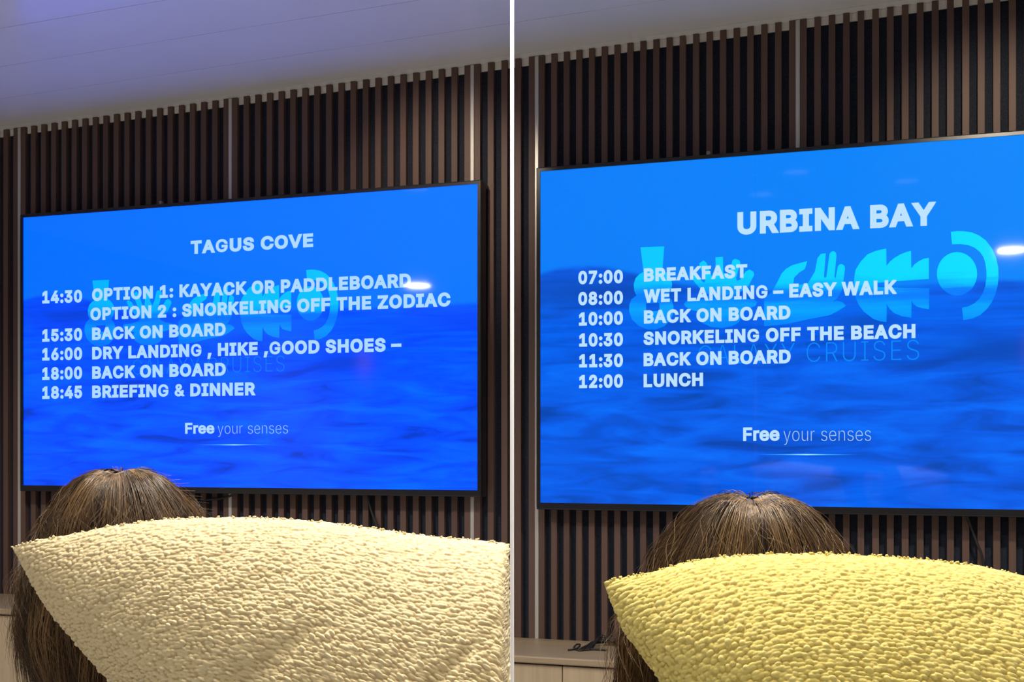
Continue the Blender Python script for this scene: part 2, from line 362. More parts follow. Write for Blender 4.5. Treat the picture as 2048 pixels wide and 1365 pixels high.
# ------------------------------------------------------------------ lettering
GL = {"A":[480,[[[85,0],[191,302],[213,371],[245,478],[232,478],[264,372],[287,302],[395,0],[463,0],[276,509],[201,509],[16,0]],[[370,142],[370,199],[110,199],[110,142]]]],"B":[456,[[[247,0],[284,2],[317,8],[344,18],[368,31],[386,48],[400,67],[410,88],[416,111],[418,136],[416,161],[411,184],[402,203],[391,220],[378,234],[363,245],[347,254],[331,260],[315,262],[315,267],[329,272],[343,278],[356,286],[368,295],[378,307],[387,320],[393,336],[397,353],[398,374],[396,398],[390,421],[381,442],[367,461],[350,477],[329,491],[304,501],[274,507],[241,509],[60,509],[60,0]],[[125,231],[248,231],[269,229],[289,225],[306,218],[320,209],[333,197],[342,184],[350,169],[354,153],[355,137],[353,115],[344,96],[330,80],[309,67],[281,60],[245,57],[125,57]],[[125,452],[240,452],[270,449],[294,442],[313,429],[326,412],[333,393],[336,372],[335,355],[330,340],[323,326],[314,314],[302,304],[288,296],[273,290],[256,287],[238,285],[125,285]]]],"C":[510,[[[293,-6],[317,-2],[341,5],[363,13],[383,24],[402,38],[420,53],[435,71],[448,91],[459,112],[467,135],[473,160],[408,160],[404,144],[397,128],[389,114],[380,102],[369,90],[357,81],[344,72],[330,65],[315,60],[300,56],[284,54],[267,53],[237,56],[210,63],[184,76],[161,94],[141,117],[125,145],[113,177],[106,213],[103,254],[106,295],[113,332],[125,364],[141,391],[161,414],[184,432],[209,445],[237,453],[267,456],[284,455],[300,453],[315,449],[330,444],[344,437],[357,428],[369,418],[380,407],[389,395],[397,380],[404,365],[408,348],[473,348],[467,373],[459,397],[448,418],[435,438],[419,456],[402,471],[383,485],[362,496],[340,504],[317,511],[293,514],[267,516],[225,512],[186,501],[150,484],[119,459],[92,429],[70,393],[53,352],[44,305],[40,254],[44,203],[53,157],[70,115],[92,79],[119,49],[150,25],[186,7],[225,-3],[267,-7]]]],"D":[502,[[[268,3],[312,14],[351,31],[384,54],[411,83],[433,119],[449,159],[458,205],[462,255],[458,306],[449,351],[433,391],[412,426],[385,455],[353,478],[315,495],[273,505],[225,509],[93,509],[93,452],[221,452],[258,449],[291,441],[320,428],[344,410],[364,388],[379,361],[390,329],[397,294],[399,255],[397,216],[390,181],[379,149],[363,122],[343,99],[318,81],[288,68],[254,60],[215,57],[96,57],[96,0],[219,0]],[[60,509],[60,0],[125,0],[125,509]]]],"E":[419,[[[375,0],[375,57],[125,57],[125,229],[355,229],[355,286],[125,286],[125,452],[372,452],[372,509],[60,509],[60,0]]]],"F":[410,[[[125,0],[125,221],[346,221],[346,278],[125,278],[125,452],[369,452],[369,509],[60,509],[60,0]]]],"G":[520,[[[308,-4],[344,5],[377,19],[406,38],[431,62],[451,91],[466,124],[475,160],[478,200],[478,256],[283,256],[283,199],[434,199],[415,202],[413,173],[407,147],[396,123],[382,102],[365,85],[345,71],[322,61],[296,55],[269,53],[238,56],[210,63],[184,76],[161,95],[141,117],[125,145],[113,177],[106,213],[103,254],[106,295],[113,332],[125,364],[141,392],[160,414],[183,432],[209,445],[236,453],[265,456],[283,455],[300,453],[315,448],[330,443],[344,436],[356,427],[368,417],[378,406],[387,393],[395,379],[402,365],[408,349],[474,349],[468,373],[460,395],[449,416],[436,436],[421,453],[403,469],[384,483],[363,494],[340,504],[316,510],[291,514],[265,516],[223,512],[184,501],[149,484],[117,459],[91,429],[69,393],[53,352],[43,305],[40,254],[43,203],[53,157],[69,116],[91,79],[118,49],[149,25],[185,7],[225,-3],[269,-7]]]],"H":[517,[[[125,0],[125,232],[392,232],[392,0],[457,0],[457,509],[392,509],[392,289],[125,289],[125,509],[60,509],[60,0]]]],"I":[300,[[[269,0],[269,57],[183,57],[183,452],[269,452],[269,509],[31,509],[31,452],[118,452],[118,57],[31,57],[31,0]]]],"K":[467,[[[228,276],[231,276],[448,509],[364,509],[212,344],[174,303],[139,261],[104,216],[104,145]],[[125,0],[125,193],[124,225],[125,334],[125,509],[60,509],[60,0]],[[449,0],[228,309],[188,259],[372,0]]]],"L":[393,[[[361,0],[361,57],[125,57],[125,509],[60,509],[60,0]]]],"N":[523,[[[125,0],[125,291],[124,328],[122,384],[119,454],[108,452],[148,381],[177,331],[202,290],[387,0],[463,0],[463,509],[399,509],[399,195],[399,157],[401,108],[405,54],[414,55],[388,107],[363,151],[343,183],[136,509],[60,509],[60,0]]]],"O":[533,[[[309,-3],[348,7],[384,25],[415,49],[442,79],[464,115],[480,157],[490,203],[493,254],[490,305],[480,352],[464,393],[442,429],[415,459],[384,484],[348,501],[309,512],[267,516],[225,512],[186,501],[150,484],[119,459],[92,429],[70,393],[53,352],[44,305],[40,254],[44,203],[53,157],[70,115],[92,79],[119,49],[150,25],[186,7],[225,-3],[267,-7]],[[237,55],[210,63],[184,76],[161,94],[142,117],[125,144],[113,176],[106,213],[103,254],[106,295],[113,332],[125,364],[142,392],[161,415],[184,433],[210,445],[237,453],[267,456],[296,453],[324,446],[349,433],[372,415],[392,392],[408,365],[420,332],[428,295],[430,254],[428,213],[420,176],[408,144],[392,116],[372,94],[349,76],[324,63],[296,55],[267,53]]]],"P":[445,[[[125,0],[125,452],[232,452],[257,451],[279,446],[297,439],[312,428],[324,416],[333,402],[339,385],[343,367],[344,348],[343,328],[339,310],[333,294],[324,279],[312,266],[297,256],[279,248],[257,244],[233,242],[109,242],[109,186],[235,186],[272,188],[305,195],[332,207],[356,223],[375,243],[390,265],[400,291],[407,318],[409,348],[407,377],[400,404],[390,430],[375,452],[356,471],[332,487],[305,499],[272,506],[235,509],[60,509],[60,0]]]],"R":[449,[[[125,0],[125,452],[233,452],[258,451],[279,446],[298,440],[313,430],[325,419],[334,405],[340,389],[344,371],[345,352],[344,333],[340,316],[334,300],[325,287],[313,276],[298,267],[280,260],[258,256],[234,255],[96,255],[96,198],[236,198],[273,200],[305,206],[333,217],[356,232],[376,250],[390,271],[401,296],[407,323],[409,352],[407,381],[401,408],[390,433],[376,455],[356,473],[333,489],[305,500],[273,506],[236,509],[60,509],[60,0]],[[428,0],[303,229],[230,229],[353,0]]]],"S":[447,[[[261,-7],[294,0],[323,11],[349,25],[370,43],[386,64],[399,87],[406,112],[408,139],[407,161],[402,180],[395,198],[384,213],[372,226],[359,238],[344,248],[328,256],[312,264],[264,279],[212,293],[198,297],[184,302],[169,308],[155,315],[142,324],[131,334],[122,345],[117,359],[115,376],[117,391],[121,405],[129,418],[139,430],[152,440],[167,448],[185,454],[204,457],[225,459],[254,456],[280,449],[302,437],[320,421],[332,402],[337,378],[401,378],[398,403],[390,427],[377,449],[360,468],[340,484],[316,498],[289,508],[259,514],[227,516],[195,514],[165,508],[138,498],[113,484],[92,468],[75,448],[62,425],[54,400],[52,372],[56,341],[67,313],[86,289],[112,269],[145,253],[184,239],[245,222],[263,217],[280,211],[296,205],[310,197],[322,189],[332,179],[340,168],[344,154],[346,139],[344,122],[338,106],[329,92],[317,79],[303,69],[286,60],[267,54],[246,50],[224,49],[204,50],[185,53],[166,59],[150,66],[136,76],[123,88],[114,102],[108,118],[104,137],[38,137],[42,109],[51,83],[64,60],[81,40],[102,23],[128,9],[156,-1],[188,-7],[224,-9]]]],"T":[449,[[[193,452],[193,0],[257,0],[257,452],[417,452],[417,509],[32,509],[32,452]]]],"U":[517,[[[297,-6],[332,2],[363,15],[391,33],[414,55],[433,80],[446,108],[454,140],[457,173],[457,509],[393,509],[393,178],[391,155],[385,133],[377,113],[364,95],[349,80],[331,68],[309,59],[285,53],[259,52],[232,53],[208,59],[187,68],[169,80],[153,95],[141,113],[132,133],[126,155],[124,178],[124,509],[60,509],[60,173],[63,140],[71,108],[85,80],[103,55],[126,33],[154,15],[186,2],[220,-6],[259,-8]]]],"V":[480,[[[278,0],[463,509],[395,509],[290,206],[267,138],[235,31],[248,31],[215,137],[192,206],[84,509],[16,509],[204,0]]]],"W":[686,[[[230,0],[318,323],[335,395],[350,475],[336,475],[351,391],[368,323],[455,0],[530,0],[670,509],[603,509],[523,196],[510,145],[499,94],[488,40],[497,40],[486,94],[474,145],[462,196],[380,509],[306,509],[224,196],[211,145],[200,94],[189,40],[197,40],[187,94],[175,145],[163,196],[82,509],[16,509],[155,0]]]],"X":[474,[[[91,0],[182,129],[206,166],[225,196],[244,231],[230,231],[250,195],[268,165],[292,129],[382,0],[456,0],[259,287],[259,239],[446,509],[374,509],[298,400],[272,361],[252,329],[232,292],[243,292],[223,329],[204,361],[178,400],[104,509],[29,509],[217,236],[217,284],[18,0]]]],"Y":[472,[[[268,0],[268,208],[455,509],[381,509],[280,344],[251,293],[242,275],[233,254],[224,230],[250,230],[240,254],[231,274],[222,292],[192,344],[91,509],[16,509],[203,208],[203,0]]]],"Z":[438,[[[399,0],[399,57],[214,57],[152,57],[90,54],[97,33],[134,81],[169,129],[397,462],[397,509],[40,509],[40,452],[223,452],[285,452],[348,454],[341,476],[306,431],[273,385],[42,46],[42,0]]]],"0":[453,[[[263,-3],[295,7],[323,24],[348,48],[368,77],[384,113],[396,155],[403,202],[405,254],[403,306],[396,353],[384,395],[368,431],[348,461],[323,484],[295,502],[262,512],[227,516],[191,512],[159,502],[130,484],[106,461],[85,431],[69,395],[57,353],[50,306],[48,254],[50,202],[57,155],[69,113],[85,77],[105,48],[130,24],[158,7],[191,-3],[227,-7]],[[203,52],[182,60],[163,74],[147,92],[134,116],[123,144],[115,176],[111,213],[109,254],[111,295],[115,332],[123,365],[134,393],[147,416],[163,435],[182,449],[203,457],[227,460],[250,457],[271,449],[290,435],[306,416],[320,393],[330,365],[338,332],[342,295],[344,254],[342,213],[338,176],[330,144],[320,116],[306,92],[290,74],[271,60],[250,52],[227,50]]]],"1":[453,[[[391,0],[391,55],[76,55],[76,0]],[[198,509],[86,427],[86,358],[209,448],[212,448],[212,0],[276,0],[276,509]]]],"2":[453,[[[389,0],[389,57],[153,57],[153,60],[267,180],[294,209],[317,235],[336,259],[351,280],[363,299],[371,318],[377,336],[380,354],[381,372],[379,398],[372,423],[361,445],[346,465],[328,482],[306,497],[281,507],[254,513],[225,516],[196,513],[168,507],[143,496],[121,482],[102,464],[86,442],[75,418],[68,391],[66,362],[127,362],[128,381],[132,398],[139,413],[148,427],[159,438],[172,447],[188,454],[205,458],[224,460],[241,458],[258,455],[273,449],[287,441],[298,431],[308,419],[315,405],[319,389],[320,371],[319,356],[316,341],[311,327],[303,312],[294,298],[282,282],[234,229],[64,47],[64,0]]]],"3":[453,[[[251,-5],[281,2],[309,12],[333,27],[354,45],[370,66],[383,90],[390,116],[393,145],[391,173],[383,198],[371,222],[354,244],[333,262],[308,276],[279,286],[247,290],[211,289],[211,278],[372,461],[372,509],[70,509],[70,452],[288,452],[288,448],[157,299],[157,248],[201,248],[229,246],[254,241],[275,234],[292,223],[306,211],[316,196],[323,180],[328,163],[329,145],[328,125],[323,108],[315,93],[304,80],[291,69],[275,61],[258,55],[239,51],[219,50],[200,51],[182,54],[165,59],[150,66],[137,76],[126,87],[118,100],[112,115],[109,132],[44,132],[48,104],[57,79],[70,57],[88,38],[108,22],[133,10],[159,1],[188,-5],[218,-7]]]],"4":[453,[[[413,105],[413,163],[109,163],[109,166],[311,509],[247,509],[40,158],[40,105]],[[343,0],[343,318],[282,318],[282,146],[282,121],[282,0]]]],"5":[453,[[[253,-4],[282,3],[309,15],[332,32],[352,52],[369,76],[381,102],[388,132],[391,163],[390,187],[386,210],[379,231],[370,251],[358,269],[345,285],[330,299],[313,311],[294,321],[274,328],[252,332],[229,334],[212,333],[194,330],[178,325],[162,318],[148,311],[136,301],[134,301],[151,452],[366,452],[366,509],[96,509],[67,253],[128,246],[139,255],[152,262],[167,268],[184,273],[201,276],[218,277],[238,275],[257,270],[275,262],[290,251],[303,237],[314,221],[321,203],[326,183],[328,162],[326,141],[322,122],[314,104],[304,89],[291,75],[276,64],[259,56],[241,51],[221,50],[204,51],[188,54],[173,60],[160,68],[148,78],[138,89],[130,102],[125,115],[122,130],[60,130],[63,105],[71,82],[83,60],[99,41],[118,25],[140,11],[165,1],[192,-5],[221,-7]]]],"6":[453,[[[257,-4],[284,3],[310,14],[333,30],[352,50],[368,73],[379,98],[387,127],[389,157],[387,187],[380,215],[370,240],[355,262],[337,280],[316,295],[291,305],[265,312],[235,314],[221,313],[208,311],[196,307],[184,302],[174,295],[165,288],[157,279],[151,270],[145,261],[151,261],[322,509],[252,509],[137,340],[112,302],[93,268],[80,239],[71,212],[65,187],[64,162],[66,130],[73,101],[84,74],[100,51],[119,31],[142,15],[168,3],[196,-4],[226,-7]],[[207,50],[190,55],[174,63],[160,73],[148,86],[138,102],[131,119],[126,138],[125,158],[126,179],[131,197],[138,214],[148,229],[160,241],[174,252],[190,259],[207,264],[226,265],[245,264],[263,259],[279,251],[293,241],[304,228],[314,213],[322,196],[326,178],[327,157],[326,137],[322,119],[314,101],[304,86],[293,73],[279,63],[263,55],[245,50],[226,48]]]],"7":[453,[[[165,0],[391,449],[391,509],[62,509],[62,452],[323,452],[323,448],[97,0]]]],"8":[453,[[[259,-5],[289,1],[317,11],[341,25],[362,42],[378,62],[391,84],[398,109],[401,135],[399,156],[395,176],[387,195],[377,212],[365,228],[351,241],[335,252],[319,260],[300,265],[300,267],[323,276],[343,289],[359,308],[372,330],[379,354],[382,380],[379,405],[373,429],[361,450],[346,469],[328,485],[306,498],[282,508],[255,514],[226,516],[197,514],[170,508],[146,498],[124,485],[106,469],[90,450],[79,429],[73,405],[70,380],[73,354],[80,330],[93,308],[109,289],[129,276],[153,267],[153,265],[134,260],[117,252],[101,241],[87,228],[75,212],[65,195],[58,176],[53,156],[52,135],[54,109],[62,84],[74,62],[91,42],[111,25],[136,11],[163,1],[193,-5],[226,-7]],[[205,50],[185,54],[167,60],[152,69],[139,79],[129,91],[121,106],[117,121],[115,139],[117,157],[122,173],[130,189],[140,202],[154,213],[169,223],[187,230],[206,234],[226,235],[247,234],[265,230],[283,223],[298,213],[312,202],[322,189],[330,173],[335,157],[337,139],[335,121],[331,106],[323,91],[313,79],[300,69],[285,60],[267,54],[248,50],[226,49]],[[209,291],[193,294],[178,300],[165,308],[154,318],[145,330],[138,344],[134,359],[133,376],[134,392],[138,407],[145,420],[153,432],[164,442],[177,449],[192,455],[208,459],[226,460],[244,459],[260,455],[275,449],[288,442],[299,432],[308,420],[314,407],[318,392],[319,376],[318,359],[314,344],[307,330],[298,318],[287,308],[274,300],[260,294],[244,291],[226,290]]]],"9":[453,[[[196,513],[168,506],[143,494],[120,479],[101,459],[85,436],[73,411],[66,382],[64,352],[66,321],[72,294],[83,269],[98,247],[116,229],[137,214],[161,203],[188,197],[218,195],[232,195],[245,198],[257,202],[268,207],[278,214],[287,221],[295,229],[302,238],[307,248],[301,248],[130,0],[200,0],[315,168],[340,207],[359,240],[373,270],[382,296],[387,322],[389,347],[387,378],[380,408],[368,434],[352,458],[333,478],[310,494],[285,506],[256,513],[226,516]],[[245,459],[263,454],[279,446],[293,435],[305,422],[314,407],[322,390],[326,371],[327,350],[326,330],[322,312],[314,295],[305,280],[293,267],[279,257],[263,249],[245,245],[226,243],[207,245],[190,250],[174,257],[160,268],[148,280],[138,295],[131,313],[127,331],[125,352],[127,372],[131,390],[138,407],[148,423],[160,435],[174,446],[190,454],[207,459],[226,460]]]],":":[188,[[[107,-3],[118,1],[128,9],[135,18],[140,29],[141,41],[140,53],[135,64],[128,73],[118,81],[107,85],[95,87],[83,85],[73,81],[63,73],[55,64],[51,53],[50,41],[51,29],[55,18],[63,9],[73,1],[83,-3],[95,-4]],[[107,272],[118,277],[128,284],[135,294],[140,304],[141,316],[140,328],[135,339],[128,349],[118,356],[107,360],[95,362],[83,360],[73,356],[63,349],[55,339],[51,328],[50,316],[51,304],[55,294],[63,284],[73,277],[83,272],[95,271]]]],",":[188,[[[84,-119],[137,71],[68,71],[38,-119]]]],"&":[448,[[[221,-5],[246,-1],[271,7],[294,17],[315,30],[333,47],[345,62],[371,92],[380,107],[389,124],[397,144],[403,167],[406,194],[408,224],[349,224],[348,198],[343,174],[336,151],[327,131],[315,112],[301,95],[286,81],[269,69],[251,59],[232,52],[213,48],[193,46],[175,48],[158,51],[143,57],[130,66],[118,76],[109,87],[102,101],[98,115],[97,131],[98,146],[103,161],[110,174],[121,188],[135,202],[154,217],[256,293],[269,303],[281,314],[291,325],[301,336],[309,349],[315,362],[320,375],[323,389],[324,404],[322,424],[317,442],[308,459],[297,475],[283,488],[266,499],[246,507],[224,512],[200,513],[176,512],[154,507],[134,499],[117,488],[102,474],[91,458],[82,440],[77,420],[75,398],[77,379],[81,361],[87,344],[96,327],[108,310],[121,293],[171,231],[364,0],[438,0],[204,284],[169,327],[159,340],[152,352],[145,363],[141,375],[138,386],[137,399],[138,411],[141,421],[145,431],[151,440],[159,447],[168,453],[178,457],[189,460],[201,461],[219,459],[233,454],[245,445],[255,434],[260,420],[262,405],[261,394],[259,384],[255,375],[249,367],[243,359],[237,352],[216,335],[140,279],[120,264],[101,249],[85,235],[70,220],[58,205],[47,189],[40,173],[36,154],[34,133],[36,108],[43,84],[54,62],[69,42],[88,26],[110,12],[136,1],[165,-5],[197,-7]]]],"–":[350,[[[0,244],[0,188],[350,188],[350,244]]]],"r":[259,[[[114,0],[114,237],[115,254],[119,269],[126,284],[135,296],[146,306],[159,315],[174,321],[190,324],[207,326],[230,324],[243,322],[243,384],[229,384],[213,385],[191,383],[171,377],[152,367],[137,354],[124,339],[115,321],[112,321],[112,379],[53,379],[53,0]]]],"e":[404,[[[237,-7],[261,-3],[283,4],[302,14],[320,26],[335,39],[348,55],[358,72],[365,91],[306,105],[300,93],[294,82],[285,73],[276,65],[265,58],[254,53],[241,49],[227,47],[212,46],[190,48],[169,53],[151,61],[135,73],[121,88],[110,106],[102,127],[98,151],[96,178],[96,211],[97,231],[102,251],[109,270],[119,286],[131,301],[146,313],[164,323],[183,328],[205,330],[227,328],[246,323],[263,314],[277,301],[288,286],[298,269],[304,248],[308,226],[310,202],[338,221],[75,221],[75,169],[371,169],[371,194],[370,227],[365,256],[357,282],[347,305],[334,324],[319,341],[303,355],[285,366],[266,374],[246,380],[226,383],[205,384],[172,382],[142,373],[115,359],[91,340],[71,317],[55,290],[44,258],[36,224],[34,187],[37,150],[44,116],[56,85],[72,58],[92,35],[117,16],[145,3],[177,-5],[212,-8]]]],"y":[389,[[[65,-143],[91,-145],[109,-144],[125,-141],[139,-136],[153,-128],[165,-119],[177,-107],[187,-93],[196,-77],[204,-58],[371,379],[305,379],[224,155],[202,87],[184,21],[206,21],[187,87],[180,109],[173,132],[165,155],[84,379],[17,379],[163,-1],[151,-36],[145,-51],[138,-64],[130,-74],[122,-81],[113,-86],[104,-89],[94,-90],[83,-89],[71,-87],[61,-86],[47,-139]]]],"o":[415,[[[241,-5],[271,3],[299,16],[323,35],[343,58],[359,85],[371,116],[379,150],[381,187],[379,225],[371,260],[359,291],[343,318],[323,341],[299,360],[271,374],[241,382],[207,384],[174,382],[144,374],[117,360],[93,341],[72,318],[56,291],[44,260],[37,225],[34,187],[37,150],[44,116],[56,85],[72,58],[93,35],[117,16],[144,3],[174,-5],[207,-8]],[[184,49],[163,55],[145,66],[130,80],[118,97],[108,117],[102,139],[98,163],[96,187],[98,212],[102,236],[108,258],[118,278],[130,296],[145,310],[163,321],[184,328],[207,330],[231,328],[252,321],[270,310],[285,296],[298,278],[307,258],[314,236],[318,212],[319,187],[318,163],[314,139],[307,117],[298,97],[285,80],[270,66],[252,55],[231,49],[207,46]]]],"u":[410,[[[209,-3],[234,5],[257,17],[277,35],[294,60],[307,92],[298,92],[298,0],[357,0],[357,379],[296,379],[296,153],[295,132],[290,113],[283,97],[274,83],[263,71],[249,62],[234,55],[218,51],[200,50],[175,53],[154,61],[137,75],[124,94],[116,117],[114,144],[114,379],[53,379],[53,139],[54,109],[60,82],[69,59],[82,39],[97,23],[115,11],[135,2],[158,-3],[182,-5]]]],"n":[410,[[[115,248],[119,266],[126,283],[136,297],[147,308],[161,317],[176,324],[192,328],[210,329],[235,326],[256,318],[273,304],[286,286],[293,263],[296,235],[296,0],[357,0],[357,240],[355,271],[350,298],[341,321],[328,340],[313,356],[295,369],[275,377],[252,383],[227,384],[200,382],[175,374],[152,362],[132,344],[116,319],[102,287],[112,287],[112,379],[53,379],[53,0],[114,0],[114,227]]]],"s":[365,[[[210,-7],[236,-2],[260,6],[281,18],[298,31],[312,47],[323,65],[329,85],[331,107],[328,131],[320,153],[306,171],[287,187],[261,200],[229,209],[172,223],[152,229],[136,235],[124,243],[115,253],[110,264],[109,277],[111,292],[119,305],[131,317],[147,326],[166,331],[187,333],[210,331],[228,325],[243,316],[254,304],[262,291],[268,277],[324,290],[318,308],[309,324],[299,339],[286,352],[271,363],[254,372],[234,379],[212,383],[187,384],[161,383],[137,378],[115,370],[95,360],[79,347],[65,332],[55,314],[49,295],[47,274],[50,249],[58,227],[72,208],[92,192],[118,180],[149,170],[212,155],[229,150],[243,144],[254,136],[262,126],[266,115],[268,103],[265,88],[258,74],[244,62],[227,53],[206,47],[181,45],[160,47],[141,52],[124,60],[111,72],[101,87],[94,107],[36,94],[41,73],[50,54],[62,38],[76,24],[93,12],[112,3],[133,-3],[157,-7],[182,-8]]]]}
SPACE = 225

def layout(text, track=0):
    """outlines of the words of a line, and the ends of the line, in thousandths of an em"""
    x = 0; out = [[]]
    for ch in text:
        if ch == ' ': x += SPACE; out.append([]); continue
        adv, loops = GL[ch]
        out[-1].append((ch, [[(x + p[0], p[1]) for p in lp] for lp in loops]))
        x += adv + track
    xs = [p[0] for wd in out for _, g in wd for lp in g for p in lp]
    return out, min(xs), max(xs)

def fill(loops):
    """triangles of a glyph by non-zero winding, whatever its outlines overlap"""
    pts = [p for lp in loops for p in lp]
    edges = []; n = 0
    for lp in loops:
        edges += [(n + q, n + (q + 1) % len(lp)) for q in range(len(lp))]; n += len(lp)
    vs, _, fs, _, _, _ = delaunay_2d_cdt([Vector(p) for p in pts], edges, [], 0, 1e-4)
    out = []
    for f in fs:
        cx = sum(vs[q][0] for q in f) / len(f); cy = sum(vs[q][1] for q in f) / len(f)
        wn = 0
        for lp in loops:
            for q in range(len(lp)):
                (x1, y1), (x2, y2) = lp[q - 1], lp[q]
                if (y1 > cy) != (y2 > cy) and cx < (x2 - x1) * (cy - y1) / (y2 - y1) + x1: wn += 1 if y2 > y1 else -1
        if wn: out.append(tuple(f))
    return [(p[0], p[1]) for p in vs], out

def edge_normals(lp):
    n = len(lp); out = []
    for i in range(n):
        (ax, ay), (bx, by) = lp[i], lp[(i + 1) % n]
        l = math.hypot(bx - ax, by - ay) or 1.0
        out.append(((by - ay) / l, -(bx - ax) / l))
    return out

def thicken(lp, d):
    """a band d wide along the outside of an outline: one quad for each edge, a mitred kite for each convex corner"""
    nr = edge_normals(lp); n = len(lp); polys = []
    for i in range(n):
        a, b2 = lp[i], lp[(i + 1) % n]; nx, ny = nr[i]
        polys.append([a, (a[0] + nx * d, a[1] + ny * d), (b2[0] + nx * d, b2[1] + ny * d), b2])
        px, py = nr[i - 1]
        if px * ny - py * nx > 1e-4:
            mx, my = px + nx, py + ny; k = max(mx * px + my * py, 0.5)
            polys.append([a, (a[0] + px * d, a[1] + py * d), (a[0] + mx / k * d, a[1] + my / k * d), (a[0] + nx * d, a[1] + ny * d)])
    return polys

def thin(lp, d):
    nr = edge_normals(lp); out = []
    for i in range(len(lp)):
        (px, py), (nx, ny) = nr[i - 1], nr[i]
        mx, my = px + nx, py + ny; k = max(mx * px + my * py, 0.6)
        out.append((lp[i][0] + mx / k * d, lp[i][1] + my / k * d))
    return out

def letters_me(name, weight, text, x0, z0, x1, z1, cap, y, track=0):
    """lettering from (x0, z0) to (x1, z1) on a plane y, one mesh for each word"""
    words, a, b = layout(text, track)
    grow = {'heavy': 43, 'bold': 30, 'light': -14, 'thin': -14}[weight]
    full = 509 + 2 * grow
    a -= grow; b += grow
    res = []
    for wd in words:
        V, Fc = [], []
        def put(pts):
            off = len(V)
            for (px, py) in pts:
                t = (px - a) / (b - a)
                V.append((x0 + (x1 - x0) * t, y, z0 + (z1 - z0) * t + (py + grow) / full * cap))
            return off
        for ch, g in wd:
            core = [thin(lp, grow) for lp in g] if grow < 0 else g
            pts, tris = fill(core)
            off = put(pts)
            for tr in tris: Fc.append(tuple(off + q for q in tr))
            if grow > 0:
                for lp in g:
                    for poly in thicken(lp, grow * (0.68 if ch in 'G&' else 1.0)):
                        off = put(poly); Fc.append(tuple(off + q for q in range(4)))
        res.append(mesh(name, V, Fc))
    return res

# ------------------------------------------------------------------ televisions
def picture_nodes(k, w, h, sky, sky2, deep, mid, light):
    tc = k.n('ShaderNodeTexCoord'); sx = k.n('ShaderNodeSeparateXYZ')
    k.t.links.new(tc.outputs['Object'], sx.inputs[0])
    u = k.math('DIVIDE', sx.outputs[0], w); v = k.math('DIVIDE', sx.outputs[2], h)
    def vec(a, b, c=0.0):
        cb = k.n('ShaderNodeCombineXYZ'); k.put(cb.inputs[0], a); k.put(cb.inputs[1], b); k.put(cb.inputs[2], c); return cb.outputs[0]
    def gauss(uc, vc, ru, rv):
        a = k.math('DIVIDE', k.math('SUBTRACT', u, uc), ru); b = k.math('DIVIDE', k.math('SUBTRACT', v, vc), rv)
        r2 = k.math('ADD', k.math('MULTIPLY', a, a), k.math('MULTIPLY', b, b))
        return k.math('POWER', 2.718, k.math('MULTIPLY', r2, -1.0))
    def step(x, lo, hi):
        nd = k.n('ShaderNodeMapRange', interpolation_type='SMOOTHSTEP')
        k.put(nd.inputs[0], x); nd.inputs[1].default_value = lo; nd.inputs[2].default_value = hi
        return nd.outputs[0]
    hump = gauss(0.07, 0.0, 0.16, 1e6)
    wob = k.math('MULTIPLY', k.math('SUBTRACT', k.noise(vec(k.math('MULTIPLY', u, 5.0), 0.3), 1.0, 3), 0.5), 0.05)
    top = k.math('ADD', k.math('ADD', 0.615, k.math('MULTIPLY', hump, 0.10)), wob)
    water = step(k.math('SUBTRACT', top, v), -0.006, 0.012)
    # big swells low in the picture, fine streaks under the horizon
    n1 = k.noise(vec(k.math('MULTIPLY', u, 4.0), k.math('MULTIPLY', v, 13.0)), 1.6, 5, 0.55, 0.7)
    n2 = k.noise(vec(k.math('MULTIPLY', u, 4.5), k.math('MULTIPLY', v, 42.0), 3.1), 1.5, 4, 0.6, 0.5)
    near = step(v, 0.30, 0.55)
    nn = k.math('ADD', k.math('MULTIPLY', n1, k.math('SUBTRACT', 1.0, k.math('MULTIPLY', near, 0.5))), k.math('MULTIPLY', n2, k.math('MULTIPLY', near, 0.5)))
    wcol = k.ramp(nn, [(0.30, deep), (0.49, mid), (0.70, light)])
    hill = gauss(0.725, 0.425, 0.085, 0.038); rock = gauss(0.53, 0.515, 0.045, 0.03); left = gauss(0.10, 0.63, 0.16, 0.05); far = gauss(0.98, 0.56, 0.16, 0.035)
    dark = k.math('MINIMUM', k.math('ADD', k.math('ADD', k.math('MULTIPLY', hill, 0.8), k.math('MULTIPLY', rock, 0.7)), k.math('ADD', k.math('MULTIPLY', left, 0.8), k.math('MULTIPLY', far, 0.6))), 0.9)
    wcol = k.mix(dark, wcol, deep)
    mist = k.math('MULTIPLY', gauss(0.5, 0.56, 0.28, 0.03), 0.6)
    wcol = k.mix(mist, wcol, light)
    scol = k.mix(k.math('MULTIPLY', u, k.math('ADD', 0.4, k.math('MULTIPLY', v, 0.3))), sky, sky2)
    col = k.mix(water, scol, wcol)
    painted_reflection = k.math('MULTIPLY', gauss(0.775, 0.425, 0.018, 0.05), 0.10)  # pinkish reflection on the glass, painted into the picture colour
    col = k.mix(painted_reflection, col, (0.35, 0.12, 0.35))
    return col, u, v, water

def screen_mat(name, w, h, cols):
    k = NT(name)
    col, u, v, water = picture_nodes(k, w, h, *cols)
    k.set(color=(0.004, 0.004, 0.005), rough=0.04, spec=0.25, emit=col, estr=SCREEN)
    return k.m

def glow_mat(name, col_fn):
    k = NT(name)
    k.set(color=(0.004, 0.004, 0.005), rough=0.04, spec=0.25, emit=col_fn(k), estr=SCREEN)
    k.m.cycles.emission_sampling = 'NONE'
    return k.m

